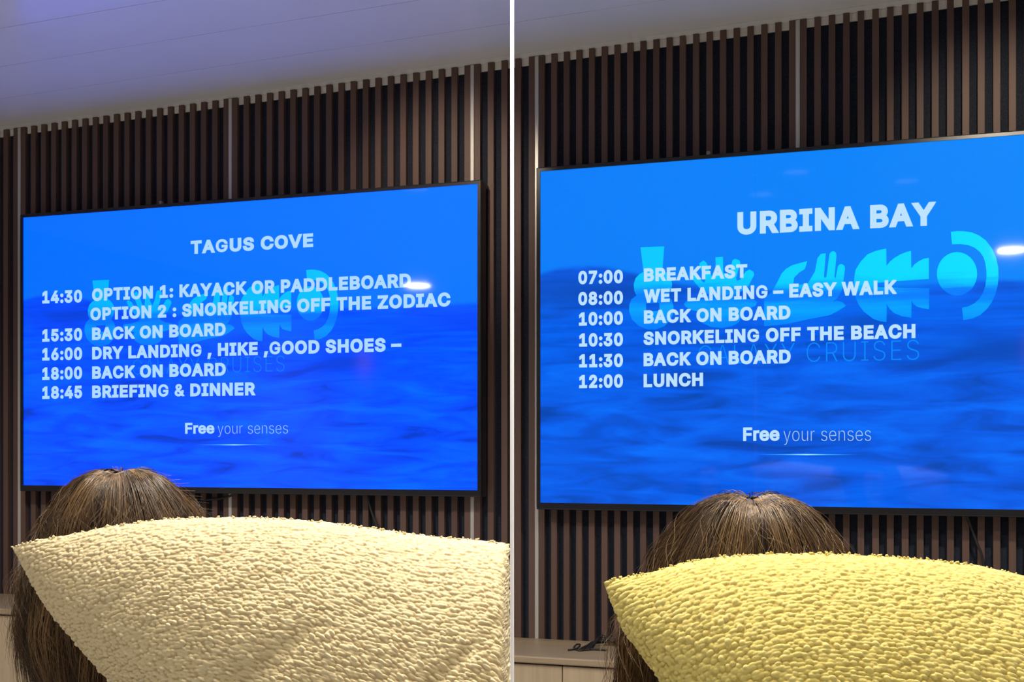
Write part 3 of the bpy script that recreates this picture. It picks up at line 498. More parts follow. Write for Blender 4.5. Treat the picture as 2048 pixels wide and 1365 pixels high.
# symbols of the logo, as points of the right-hand picture
SYMBOLS = {
 'beak': [[(1281, 495), (1328.5, 493), (1325, 541), (1333, 546), (1342, 556), (1344.5, 570), (1341, 583), (1334.5, 591), (1343, 600), (1347, 612), (1347, 626), (1341, 641), (1329, 653), (1312, 659.5), (1295, 659.5), (1277, 652), (1264, 639), (1258.5, 624), (1258.5, 610), (1263, 599), (1273, 591.5), (1268.5, 582), (1267.5, 569), (1271, 557), (1279, 548.5), (1287, 544.5)],
          [(1292, 607.5), (1318.5, 606), (1319, 622), (1292.5, 623.5)]],
 'coral': [[(1431, 515), (1446, 514), (1446.5, 545), (1453, 556), (1459, 545), (1465, 521), (1470, 518), (1479, 521), (1481, 526), (1472, 556), (1474, 562), (1480, 560), (1492, 543), (1499, 539.5), (1507, 544), (1508.5, 550), (1497, 572), (1480, 585), (1474, 590), (1490, 598), (1508, 600), (1514, 604), (1511, 612), (1497, 618), (1480, 622), (1482, 634), (1478, 645), (1464, 653), (1444, 656.5), (1422, 654.5), (1404, 646), (1395, 632), (1402, 624), (1385, 621), (1371, 614), (1368, 608), (1372, 603), (1390, 602), (1412, 596), (1418, 590), (1406, 584), (1390, 566), (1380, 551), (1379, 546), (1384, 543), (1393, 548), (1404, 563), (1409, 566), (1411, 560), (1399, 533), (1399, 527), (1407, 521), (1413, 526), (1424, 554), (1430, 556), (1431.5, 545)]],
 'hand': [[(1614.5, 522.5), (1612, 532), (1609, 539), (1599, 545), (1588, 556), (1587, 567), (1600, 570), (1616, 567), (1630, 543), (1635, 516.5), (1642, 508), (1651.6, 507), (1648, 553), (1650, 557), (1653, 553), (1659, 508), (1663, 503.5), (1668, 502.7), (1672, 506), (1673, 512), (1669, 553), (1671, 558), (1675.5, 534), (1679, 529), (1684, 528.5), (1689, 532), (1690, 537), (1686, 570), (1683, 583), (1674, 597), (1665, 605), (1673, 601.5), (1685, 605), (1692, 612), (1675, 623), (1659, 631), (1638, 635), (1616, 639), (1577, 648), (1553, 651), (1528.3, 653), (1528.3, 595.5), (1536, 591), (1544, 583.5), (1554, 566), (1563, 547.7), (1572, 538), (1584, 531), (1598, 527)]],
 'tail': [[(1772.4, 497.4), (1752, 502), (1735, 509), (1721, 524), (1711, 540.5), (1708, 559.6), (1708.5, 580), (1711, 595.5), (1718, 611), (1728, 624), (1747, 638.6), (1760, 643), (1773, 644.5), (1773.6, 608.7), (1779, 618), (1788, 626.6), (1804, 633), (1822.6, 635.7), (1823.3, 600), (1826, 607), (1833, 613.4), (1845, 617), (1858, 619), (1858.5, 576.8), (1806, 576), (1755.6, 575), (1754.4, 566), (1806, 562), (1857.8, 558.4), (1857.8, 516), (1847, 518), (1838, 522.5), (1829, 529), (1822.6, 537), (1822, 502), (1811, 505), (1800, 509.4), (1789, 516), (1779.6, 523.7), (1773, 532)]],
 'sun': [[(1914 + 40.3 * math.cos(t * PI / 18), 548 + 43.5 * math.sin(t * PI / 18)) for t in range(36)]],
 'crescent': [[(1901.6, 464), (1914, 462.5), (1926.7, 462.7), (1943, 465), (1957.8, 471), (1972, 481.5), (1984, 497.4), (1992, 515), (1996.5, 535.7), (1997, 553), (1995.5, 571), (1991, 588), (1984, 604), (1974, 618.5), (1961, 630), (1945, 637.5), (1926.7, 641), (1924, 616), (1937, 613), (1948, 607.5), (1958, 599), (1965, 588), (1970.5, 573), (1973, 555), (1972.7, 541), (1970.5, 526), (1966.5, 514), (1959.5, 504), (1949.5, 496), (1936, 490.5), (1921, 488.5), (1904, 489)]],
}

def television(label, tl, bl, width, lines, slogan, cols, logo_cols, text_col, logo_from=None, nub_px=None, cord_px=None):
    """tl / bl: upper and lower left corner of the lit picture in the photograph"""
    sl = 0.5 * (bp(*tl)[0] + bp(*bl)[0]); zt = bp(*tl)[1]; zb = bp(*bl)[1]
    h = zt - zb
    w = width if width else h * 16 / 9
    bez, bot, dep = 0.0125, 0.021, 0.045
    root = empty('television', W(sl + w / 2, 0, zb - bot), 0)
    tag(root, label, 'television', 'televisions on the slatted wall')
    X0, Z0 = -w / 2, bot                  # lower left of the picture in the set's own frame
    # frame: four rounded bars round the picture and a back shell
    bm = bmesh.new()
    outer = [(X0 - bez, 0), (X0 + w + bez, 0), (X0 + w + bez, Z0 + h + bez), (X0 - bez, Z0 + h + bez)]
    inner = [(X0, Z0), (X0 + w, Z0), (X0 + w, Z0 + h), (X0, Z0 + h)]
    vo = [bm.verts.new((x, -0.004, z)) for x, z in outer]; vi = [bm.verts.new((x, -0.004, z)) for x, z in inner]
    vb = [bm.verts.new((x, dep, z)) for x, z in outer]; vs = [bm.verts.new((x, 0.002, z)) for x, z in inner]
    for q in range(4):
        r = (q + 1) % 4
        bm.faces.new((vo[q], vo[r], vi[r], vi[q])); bm.faces.new((vo[r], vo[q], vb[q], vb[r])); bm.faces.new((vi[q], vi[r], vs[r], vs[q]))
    bm.faces.new(vb[::-1])
    fix(bm)
    ed = [e for e in bm.edges if all(v_ in vo for v_ in e.verts)] + [e for e in bm.edges if (e.verts[0] in vo and e.verts[1] in vb) or (e.verts[1] in vo and e.verts[0] in vb)]
    bmesh.ops.bevel(bm, geom=ed, offset=0.003, segments=3, affect='EDGES', profile=0.5)
    me = bpy.data.meshes.new('frame'); bm.to_mesh(me); bm.free()
    obj('frame', me, M['bezel'], root)
    obj('wall_mount', box_me('wall_mount', -0.25, 0.25, dep, 0.0595, h * 0.3, h * 0.7, 0.003, 1), M['rubber'], root)
    # picture
    sc = obj('screen', mesh('screen', [(0, 0, 0), (w, 0, 0), (w, 0, h), (0, 0, h)], [(0, 1, 2, 3)]), screen_mat('lit_picture', w, h, cols), root)
    sc.location = (X0, 0, Z0)
    def loc(px, py):
        s, z = bp(px, py)
        return s - sl, z - zb
    tm = glow_mat('lettering', lambda k: text_col)
    for (txt, a, b, cap) in lines:
        (x0, z0), (x1, z1) = loc(*a), loc(*b)
        # cap height from the row at the left end
        cp = bp(a[0], a[1] - cap)[1] - bp(*a)[1]
        nm = 'time_text' if txt[2:3] == ':' else 'entry_text'
        if txt.startswith('TAGUS') or txt.startswith('URBINA'): nm = 'title_text'
        for lm_ in letters_me(nm, 'heavy', txt, x0, z0, x1, z1, cp, -0.0009, 56): obj(nm, lm_, tm, sc)
    # slogan and its underline
    sm = glow_mat('slogan_light', lambda k: tuple(0.82 * c for c in text_col))
    for (st, txt, a, b, cap) in slogan['words']:
        (x0, z0), (x1, z1) = loc(*a), loc(*b)
        cp = bp(a[0], a[1] - cap)[1] - bp(*a)[1]
        for lm_ in letters_me('slogan_text', st, txt, x0, z0, x1, z1, cp, -0.0009, 10 if st == 'bold' else -8): obj('slogan_text', lm_, sm if st == 'light' else tm, sc)
    (x0, z0), (x1, z1) = loc(*slogan['rule'][0]), loc(*slogan['rule'][1])
    zz = (z0 + z1) / 2; xm = (x0 + x1) / 2
    def rule_col(k):
        tc = k.n('ShaderNodeTexCoord'); sx = k.n('ShaderNodeSeparateXYZ'); k.t.links.new(tc.outputs['Object'], sx.inputs[0])
        d = k.math('ABSOLUTE', k.math('DIVIDE', k.math('SUBTRACT', sx.outputs[0], xm), (x1 - x0) / 2))
        return k.ramp(d, [(0.0, (0.30, 0.85, 1.0)), (0.35, (0.04, 0.45, 1.0)), (1.0, cols[3])])
    obj('underline', mesh('underline', [(x0, -0.0009, zz), (xm, -0.0009, zz - 0.0018), (x1, -0.0009, zz), (xm, -0.0009, zz + 0.0018)], [(0, 1, 2, 3)]), glow_mat('underline_light', rule_col), sc)
    # faint logo: six symbols and the company line, behind the lettering
    def logo_col(k):
        tc = k.n('ShaderNodeTexCoord'); sx = k.n('ShaderNodeSeparateXYZ'); k.t.links.new(tc.outputs['Object'], sx.inputs[0])
        v = k.math('DIVIDE', sx.outputs[2], h); u = k.math('DIVIDE', sx.outputs[0], w)
        n = k.n('ShaderNodeCombineXYZ'); k.put(n.inputs[0], k.math('MULTIPLY', u, 6.0)); k.put(n.inputs[1], k.math('MULTIPLY', v, 40.0))
        vv = k.math('ADD', k.math('ADD', v, k.math('MULTIPLY', k.math('SUBTRACT', k.noise(n.outputs[0], 1.4, 3), 0.5), 0.06)), k.math('MULTIPLY', u, 0.05))
        hi = k.mix(k.math('MULTIPLY', u, 1.1, clamp=True), logo_cols[0], logo_cols[1])
        lo = k.ramp(vv, [(0.52, logo_cols[3]), (0.58, logo_cols[2]), (0.615, logo_cols[3]), (0.66, logo_cols[2])])
        f = k.math('MULTIPLY', k.math('SUBTRACT', vv, 0.625), 22.0, clamp=True)
        return k.mix(f, lo, hi)
    lm = glow_mat('logo_light', logo_col)
    T = logo_from if logo_from else (lambda q: q)
    for nm, loops in SYMBOLS.items():
        LP = [[T(loc_right(*p)) for p in lp] for lp in loops]
        flat = [p for lp in LP for p in lp]
        tris = tessellate_polygon([[Vector((p[0], p[1], 0)) for p in lp] for lp in LP])
        obj('logo_symbol', mesh('logo_symbol', [(p[0] * w, -0.0004, p[1] * h) for p in flat], [tuple(t) for t in tris]), lm, sc)
    (u0, v0), (u1, v1) = T(loc_right(1397, 729)), T(loc_right(1838, 719.5))
    capv = T(loc_right(1397, 729 - 37))[1] - v0
    fm = glow_mat('company_light', lambda k: logo_cols[4])
    for lm_ in letters_me('logo_text', 'thin', 'GALAXY CRUISES', u0 * w, v0 * h, u1 * w, v1 * h, capv * h, -0.0005, 40): obj('logo_text', lm_, fm, sc)
    # little infrared eye standing on the top edge
    if nub_px:
        s, z = bp(*nub_px)
        obj('sensor', box_me('sensor', s - sl + X0 - .006, s - sl + X0 + .006, 0.012, 0.026, Z0 + h + bez - .0005, Z0 + h + bez + 0.014, 0.003, 2), M['nub'], root)
    if cord_px:
        for path in cord_px:
            P = []
            for (px, py) in path:
                s, z = bp(px, py, -0.046)
                P.append((s - sl + X0, 0.046, z - zb + bot))
            obj('power_cord', tube_me('power_cord', [smooth_path(P, 8)], 0.004, 8), M['rubber'], root, True)
    return root

R_TL, R_BL = (1081, 343.5), (1081, 1006)
_sl = 0.5 * (bp(*R_TL)[0] + bp(*R_BL)[0]); _zb = bp(*R_BL)[1]; _h = bp(*R_TL)[1] - _zb; _w = _h * 16 / 9
def loc_right(px, py):
    s, z = bp(px, py)
    return (s - _sl) / _w, (z - _zb) / _h

L_TL, L_BL = (47, 436), (47, 971)
lw = bp(955.5, 670)[0] - bp(47, 670)[0]
television('wall television with blue slide titled TAGUS COVE', L_TL, L_BL, lw,
  [('TAGUS COVE', (381.6, 508.7), (626.6, 494.3), 26.5),
   ('14:30', (84.8, 607.6), (164.5, 605.2), 25), ('OPTION 1: KAYACK OR PADDLEBOARD', (184.4, 602.8), (822.3, 574.7), 25),
   ('OPTION 2 : SNORKELING OFF THE ZODIAC', (181, 641.4), (900.8, 613), 25),
   ('15:30', (84.8, 684.2), (164.5, 681.8), 25), ('BACK ON BOARD', (184.4, 680.8), (451.6, 671.8), 25),
   ('16:00', (84.8, 721.8), (164.5, 720.2), 25), ('DRY LANDING , HIKE ,GOOD SHOES –', (184.6, 719.5), (803, 702.8), 25),
   ('18:00', (84.8, 760.6), (164.5, 758.7), 25), ('BACK ON BOARD', (184.6, 758.5), (451.8, 751.8), 25),
   ('18:45', (84.8, 798.7), (164.5, 796.9), 25), ('BRIEFING & DINNER', (184.6, 796.7), (510.3, 791.3), 25)],
  {'words': [('bold', 'Free', (370.5, 868.2), (429, 867.8), 21.8), ('light', 'your senses', (435.5, 868), (576.2, 867.3), 21.5)], 'rule': ((378, 890.3), (562, 890.3))},
  ((0.0, 0.160, 2.5), (0.0, 0.205, 2.5), (0.0, 0.046, 0.62), (0.0, 0.088, 1.35), (0.0, 0.14, 2.0)),
  ((0.0, 0.44, 1.05), (0.0, 0.58, 1.05), (0.0, 0.30, 1.05), (0.0, 0.17, 1.05), (0.0, 0.20, 1.0)), (0.42, 0.70, 1.0),
  logo_from=lambda q: (q[0] * 1.003 - 0.003, q[1] - 0.003), nub_px=(316, 405),
  cord_px=[[(735, 985), (737, 1000), (745, 1030), (758, 1062), (775, 1110), (790, 1180)], [(470, 985), (462, 992), (440, 998), (418, 1000), (400, 1010), (392, 1060)]])
television('wall television with blue slide titled URBINA BAY', R_TL, R_BL, _w,
  [('URBINA BAY', (1474.8, 470), (1870, 451), 45),
   ('07:00', (1156.8, 569), (1246, 566.8), 26.5), ('BREAKFAST', (1288, 563.9), (1494.6, 555.8), 26.5),
   ('08:00', (1156.8, 611.2), (1246, 608.7), 26.5), ('WET LANDING – EASY WALK', (1288, 606), (1792.6, 588.4), 26.5),
   ('10:00', (1158, 652), (1246, 649.6), 26.5), ('BACK ON BOARD', (1288, 647.8), (1581, 638.8), 26.5),
   ('10:30', (1158.5, 694), (1246, 692.5), 26.5), ('SNORKELING OFF THE BEACH', (1287.3, 690.7), (1830.8, 676.6), 26.5),
   ('11:30', (1158.5, 735.6), (1246, 734.4), 26.5), ('BACK ON BOARD', (1287.3, 733.2), (1581.5, 727), 26.5),
   ('12:00', (1158.5, 777.2), (1246, 775.7), 26.5), ('LUNCH', (1287.3, 775.2), (1406.2, 772.7), 26.5)],
  {'words': [('bold', 'Free', (1486.4, 882.8), (1559, 882), 27.2), ('light', 'your senses', (1567, 882.4), (1742, 881.9), 27)], 'rule': ((1500, 909.8), (1730, 909.8))},
  ((0.0, 0.205, 0.95), (0.0, 0.275, 0.98), (0.0, 0.060, 0.45), (0.0, 0.105, 0.80), (0.0, 0.165, 1.0)),
  ((0.0, 0.53, 1.05), (0.0, 0.80, 1.05), (0.0, 0.38, 1.05), (0.0, 0.20, 1.0), (0.0, 0.26, 1.0)), (0.50, 0.76, 1.0),
  nub_px=(1415, 303),
  cord_px=[[(1933, 1022), (1936, 1036), (1945, 1062), (1955, 1090), (1965, 1118), (1980, 1200)]])

# ------------------------------------------------------------------ credenzas along the foot of the wall
def credenza(label, px_edge, y_back, y_front, s0, s1, seams):
    """top height from the back edge in the photograph, depth from its front edge"""
    zt = bp(px_edge, y_back, SLO + .001)[1]
    depth_ray = (EYE - zt) * F / (y_front - HY)          # distance at which the front edge lies
    x = (px_edge - CX) / F * depth_ray
    of = float(np.dot(np.array([x, depth_ray]) - P0, N))
    ob = SLO + 0.004
    cs = (s0 + s1) / 2
    root = empty('credenza', W(cs, (of + ob) / 2, 0), 0)
    tag(root, label, 'cabinet', 'pale oak credenzas')
    hw, hd = (s1 - s0) / 2, (of - ob) / 2
    obj('countertop', box_me('countertop', -hw, hw, -hd, hd, zt - 0.020, zt, 0.004, 2), M['oak_top'], root)
    obj('body', box_me('body', -hw + .01, hw - .01, -hd + .030, hd - .002, 0.08, zt - 0.0205, 0.001, 1), M['oak'], root)
    obj('plinth', box_me('plinth', -hw + .04, hw - .04, -hd + .06, hd - .03, 0.0005, 0.0795), M['rubber'], root)
    xs = [-hw + .01] + [q - cs for q in seams] + [hw - .01]
    for a, b in zip(xs[:-1], xs[1:]):
        obj('door', box_me('door', a + .0014, b - .0014, -hd + .010, -hd + .0295, 0.085, zt - 0.025, 0.0012, 1), M['oak'], root)
    return zt, of
sA = bp(1122, 1345, 0.27)[0]
credenza('pale oak credenza under the TAGUS COVE screen, left of the brown hair', 20, 1188.5, 1219, -2.75, -0.30, [-2.3, -1.85, -1.4, -0.85])
ztr, ofr = credenza('pale oak credenza under the URBINA BAY screen, with a black cord on top', 1100, 1278.5, 1316, -0.24, 2.35, [sA, sA + .47, sA + .94, sA + 1.41, sA + 1.88])

# black cord lying in a heap on the right credenza
def on_top(px, py, dz=0.0):
    d = (EYE - ztr) * F / (py - HY)
    return np.array([(px - CX) / F * d, d, ztr + dz])
paths = []
lead = [on_top(1136, 1303, .003), on_top(1146, 1302, .003), on_top(1155, 1300, .004), on_top(1160, 1296, .008), on_top(1154, 1295, .008), on_top(1148, 1299, .004), on_top(1158, 1304, .003), on_top(1180, 1302, .004), on_top(1215, 1303, .003)]
paths.append(lead)
for q in range(7):
    r = random.Random(q)
    paths.append([on_top(1160 + 4 * q, 1304 - r.uniform(0, 4), .003), on_top(1178 + 3 * q, 1299 - r.uniform(0, 6), .006 + .003 * q), on_top(1200 + r.uniform(0, 10), 1294 - r.uniform(0, 6), .010 + .003 * q), on_top(1230, 1295 - r.uniform(0, 5), .008 + .002 * q), on_top(1262, 1300 - r.uniform(0, 4), .003)])
base = lead[0]
cb = tube_me('cord', [[p - np.array([base[0], base[1], ztr]) for p in smooth_path(P, 8)] for P in paths], 0.0028, 7)
cbo = obj('power_cord', cb, M['rubber'], None, True)
cbo.location = CW(base[0], base[1], ztr); cbo.rotation_euler = (0, 0, VIEW)
tag(cbo, 'loose black power cord heaped on the right oak credenza', 'cord')

# ------------------------------------------------------------------ white dividing strip between the two halves, added as a slim pole
pr = 8.2 / F * 2.0 / 2
zp = hc(float(np.dot(np.array([0, 2.0]) - P0, D)))
pole = empty('divider_pole', CW((1024.2 - CX) / F * 2.0, 2.0, 0), VIEW)
tag(pole, 'white dividing strip between the two halves, built as an added slim pole', 'pole')
obj('shaft', lathe_me('shaft', [(0.0, 0.006), (pr, 0.006), (pr, zp - 0.008), (0.0, zp - 0.008)], 24), M['enamel'], pole, False)
obj('base_plate', lathe_me('base_plate', [(0, .0005), (.03, .0005), (.03, .004), (.026, .0059), (0, .0059)], 24), M['enamel'], pole)
obj('top_plate', lathe_me('top_plate', [(0, zp - .0079), (.026, zp - .0079), (.03, zp - .005), (.03, zp - .0008), (0, zp - .0008)], 24), M['enamel'], pole)

# ------------------------------------------------------------------ cushions
def cushion(name, label, mat, depth, top_pts, left_pts, br, tr, lean, thick, seed, nu=620, nv=500, cat='cushion', group='boucle cushions', flat_right=False):
    r = np.random.default_rng(seed)
    # outline in the photograph, then each point at its own distance: the top leans away
    tp = np.array(smooth_path(top_pts, 30)); lp = np.array(smooth_path(left_pts, 30))
    def along(P, t):
        L = np.concatenate([[0], np.cumsum(np.linalg.norm(np.diff(P, axis=0), axis=1))]); L /= L[-1]
        return np.stack([np.interp(t, L, P[:, 0]), np.interp(t, L, P[:, 1])], -1)
    U = np.linspace(0, 1, nu)
    q = np.linspace(0, 1, nv); Vv = 0.45 * q + 0.55 * q ** 2.0            # finer rows near the top edge
    Tt = along(tp, U); Lf = along(lp, Vv)
    bl = lp[-1]; trp = tp[-1]; br = np.array(br, float)
    Bt = bl[None] * (1 - U[:, None]) + br[None] * U[:, None]
    Rt = trp[None] * (1 - Vv[:, None]) + br[None] * Vv[:, None]
    u = U[:, None, None]; v = Vv[None, :, None]
    C = (1 - v) * Tt[:, None] + v * Bt[:, None] + (1 - u) * Lf[None] + u * Rt[None] - ((1 - u) * (1 - v) * Tt[0] + u * (1 - v) * Tt[-1] + (1 - u) * v * Bt[0] + u * v * Bt[-1])
    u = u[..., 0]; v = v[..., 0]
    dist = depth + lean * (0.5 - v) + 0 * u
    # puffy profile, zero at the seams
    eu = 1 - np.abs(2 * u - 1) ** 2.6 if not flat_right else (1 - np.abs(1 - u) ** 3.2) * np.clip(1 - u ** 110, 0, 1)
    ev = 1 - np.abs(2 * v - 1) ** 2.6
    puff = thick * np.clip(eu, 0, 1) ** 0.62 * np.clip(ev, 0, 1) ** 0.62
    puff = puff * (1 + 0.05 * np.sin(5 * u + 1) * np.sin(4 * v + 2 * u))
    # a few soft dents and creases
    for _ in range(7):
        cu, cv, an, ln, wd, am = r.uniform(.1, .95), r.uniform(.08, .6), r.uniform(-1.3, -.4), r.uniform(.08, .2), r.uniform(.02, .045), r.uniform(.002, .006)
        a = (u - cu) * math.cos(an) + (v - cv) * math.sin(an); b = -(u - cu) * math.sin(an) + (v - cv) * math.cos(an)
        puff = puff - am * np.exp(-(a / ln) ** 2 - (b / wd) ** 2) * np.clip(ev, 0, 1)
    def surf(offset):
        d = dist
        X = (C[..., 0] - CX) / F * d; Z = EYE - (C[..., 1] - HY) / F * d
        return np.stack([X, d + offset, Z], -1)
    front = surf(-puff)
    # yarn: rows of loops and nubs
    P = front
    su = np.concatenate([np.zeros((1, nv)), np.cumsum(np.linalg.norm(np.diff(P, axis=0), axis=2), axis=0)], 0)
    sv = np.concatenate([np.zeros((nu, 1)), np.cumsum(np.linalg.norm(np.diff(P, axis=1), axis=2), axis=1)], 1)
    row = 0.0037
    wav = 0.35 * np.sin(su * 45 + 1.3) * np.sin(sv * 17) + 0.5 * np.sin(su * 19 + sv * 31)
    B = sv / row + wav * 0.8
    A = su / 0.0052
    H = np.zeros((nu, nv)); Y = np.zeros((nu, nv))
    tab = r.random((4, 512, 512))
    jb = np.floor(B).astype(int)
    for db in (-1, 0, 1):
        bi = jb + db
        off = tab[0][bi % 512, 3]
        Aa = A + off * 2.0
        ja = np.floor(Aa).astype(int)
        for da in (-1, 0, 1):
            ai = ja + da
            r0, r1, r2, r3 = (tab[q_][ai % 512, bi % 512] for q_ in range(4))
            big = r3 > 0.975 - 0.06 * np.clip(v * 3 - .6, 0, 1)
            ca = ai + 0.5 + (r0 - .5) * 0.7; cb_ = bi + 0.5 + (r1 - .5) * 0.75
            ra = np.where(big, 0.52, 0.45 + 0.60 * r2 ** 2); rb = np.where(big, 0.75, 0.46 + 0.26 * r0)
            dd = ((Aa - ca) / ra) ** 2 + ((B - cb_) / rb) ** 2
            hgt = np.sqrt(np.clip(1 - dd, 0, 1)) * np.where(big, 1.45, 0.55 + 0.5 * r3)
            Y = np.where(hgt > H, np.where(big, 1.0, 0.35 + 0.5 * r3), Y)
            H = np.maximum(H, hgt)
    nrm = np.cross(np.gradient(P, axis=0), np.gradient(P, axis=1))
    nrm /= np.linalg.norm(nrm, axis=2, keepdims=True) + 1e-12
    if nrm[nu // 2, nv // 3, 1] > 0: nrm = -nrm
    front = P + nrm * ((H - 0.45) * (0.0013 + 0.0012 * np.clip(v * 2.2, 0, 1)))[..., None]
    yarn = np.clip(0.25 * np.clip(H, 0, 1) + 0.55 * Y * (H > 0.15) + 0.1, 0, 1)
    # back: coarser, same outline
    back = surf(puff * 0.75)
    step = 4
    iu = sorted(set(list(range(0, nu, step)) + [nu - 1])); iv = sorted(set(list(range(0, nv, step)) + [nv - 1]))
    bk = back[np.ix_(iu, iv)]
    def grid_faces(a, b, off, flip):
        i, j = np.meshgrid(np.arange(a - 1), np.arange(b - 1), indexing='ij')
        f = np.stack([i * b + j, (i + 1) * b + j, (i + 1) * b + j + 1, i * b + j + 1], -1).reshape(-1, 4) + off
        return f[:, ::-1] if flip else f
    base = np.array([P[..., 0].mean(), depth, 0]); base[2] = min(front[..., 2].min(), bk[..., 2].min())
    verts = np.concatenate([front.reshape(-1, 3), bk.reshape(-1, 3)]) - base
    f1 = grid_faces(nu, nv, 0, True); f2 = grid_faces(len(iu), len(iv), nu * nv, False)
    faces = np.concatenate([f1, f2])
    me = bpy.data.meshes.new(name)
    me.vertices.add(len(verts)); me.vertices.foreach_set('co', verts.astype(np.float32).ravel())
    me.loops.add(faces.size); me.loops.foreach_set('vertex_index', faces.astype(np.int32).ravel())
    me.polygons.add(len(faces)); me.polygons.foreach_set('loop_start', np.arange(0, faces.size, 4, dtype=np.int32))
    me.polygons.foreach_set('use_smooth', np.ones(len(faces), bool))
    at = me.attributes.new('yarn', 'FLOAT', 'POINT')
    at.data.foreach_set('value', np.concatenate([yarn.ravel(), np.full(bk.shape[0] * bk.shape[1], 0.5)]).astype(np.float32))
    me.update(); me.validate()
    o = obj(name, me, mat)
    o.location = CW(*base); o.rotation_euler = (0, 0, VIEW)
    tag(o, label, cat, group)
    # loose yarn ends along the top seam
    paths = []
    for q_ in range(170):
        a = r.integers(0, nu)
        p = front[a, r.integers(0, 3)]
        t = np.array([r.normal(0, .6), r.normal(0, .5) - .2, 1.0]); ln = r.uniform(.0004, .0016)
        paths.append([p - base - t * .0006, p - base + t * ln * .6, p - base + t * ln + np.array([r.normal(0, .001), 0, 0])])
    ym = tube_me('yarn_ends', paths, [0.0010, 0.0009, 0.0006], 5)
    ya = ym.attributes.new('yarn', 'FLOAT', 'POINT'); ya.data.foreach_set('value', np.full(len(ym.vertices), 0.7, np.float32))
    obj('yarn_ends', ym, mat, o, True)
    o.children[0]['kind'] = 'stuff'
    zs = base[2]
    return o, zs

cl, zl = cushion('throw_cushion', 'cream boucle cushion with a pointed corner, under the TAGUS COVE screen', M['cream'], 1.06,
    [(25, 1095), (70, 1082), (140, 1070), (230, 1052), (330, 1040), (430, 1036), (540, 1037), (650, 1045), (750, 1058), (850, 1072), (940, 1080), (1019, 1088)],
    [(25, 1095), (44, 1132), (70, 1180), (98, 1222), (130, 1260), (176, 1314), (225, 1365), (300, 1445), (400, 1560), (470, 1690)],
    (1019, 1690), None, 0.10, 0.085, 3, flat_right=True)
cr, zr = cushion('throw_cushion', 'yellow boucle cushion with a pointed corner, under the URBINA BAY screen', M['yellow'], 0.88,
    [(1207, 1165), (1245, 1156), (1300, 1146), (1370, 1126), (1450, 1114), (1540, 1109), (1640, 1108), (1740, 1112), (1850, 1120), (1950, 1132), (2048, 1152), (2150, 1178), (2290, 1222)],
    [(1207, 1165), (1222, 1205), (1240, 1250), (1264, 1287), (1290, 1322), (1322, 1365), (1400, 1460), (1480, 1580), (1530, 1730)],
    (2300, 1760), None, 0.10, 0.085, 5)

# ------------------------------------------------------------------ seated people
def capsule(bm, a, b, ra, rb, n=14, m=6):
    """tapered capsule"""
    a, b = Vector(a), Vector(b)
    t = (b - a); L = t.length; t = t / L if L > 1e-6 else Vector((0, 0, 1))
    x = t.cross(Vector((0.21, 0.13, 0.97)))
    if x.length < 1e-3: x = t.cross(Vector((1, 0, 0)))
    x.normalize(); y = t.cross(x)
    rings = []
    for i in range(m + 1):
        an = -PI / 2 + (PI / 2) * i / m
        rings.append((a + t * (math.sin(an) * ra), math.cos(an) * ra))
    for i in range(m + 1):
        an = (PI / 2) * i / m
        rings.append((b + t * (math.sin(an) * rb), math.cos(an) * rb))
    vs = []
    for c, r in rings:
        r = max(r, 1e-4)
        vs.append([bm.verts.new(c + x * (math.cos(2 * PI * k / n) * r) + y * (math.sin(2 * PI * k / n) * r)) for k in range(n)])
    for i in range(len(vs) - 1):
        for k in range(n):
            bm.faces.new((vs[i][k], vs[i][(k + 1) % n], vs[i + 1][(k + 1) % n], vs[i + 1][k]))
    bm.faces.new(vs[0][::-1]); bm.faces.new(vs[-1])

def ellipsoid(bm, c, r, n=20):
    mt = Matrix.Translation(c) @ Matrix.Diagonal((*r, 1))
    bmesh.ops.create_uvsphere(bm, u_segments=n, v_segments=n // 2 + 2, radius=1.0, matrix=mt)

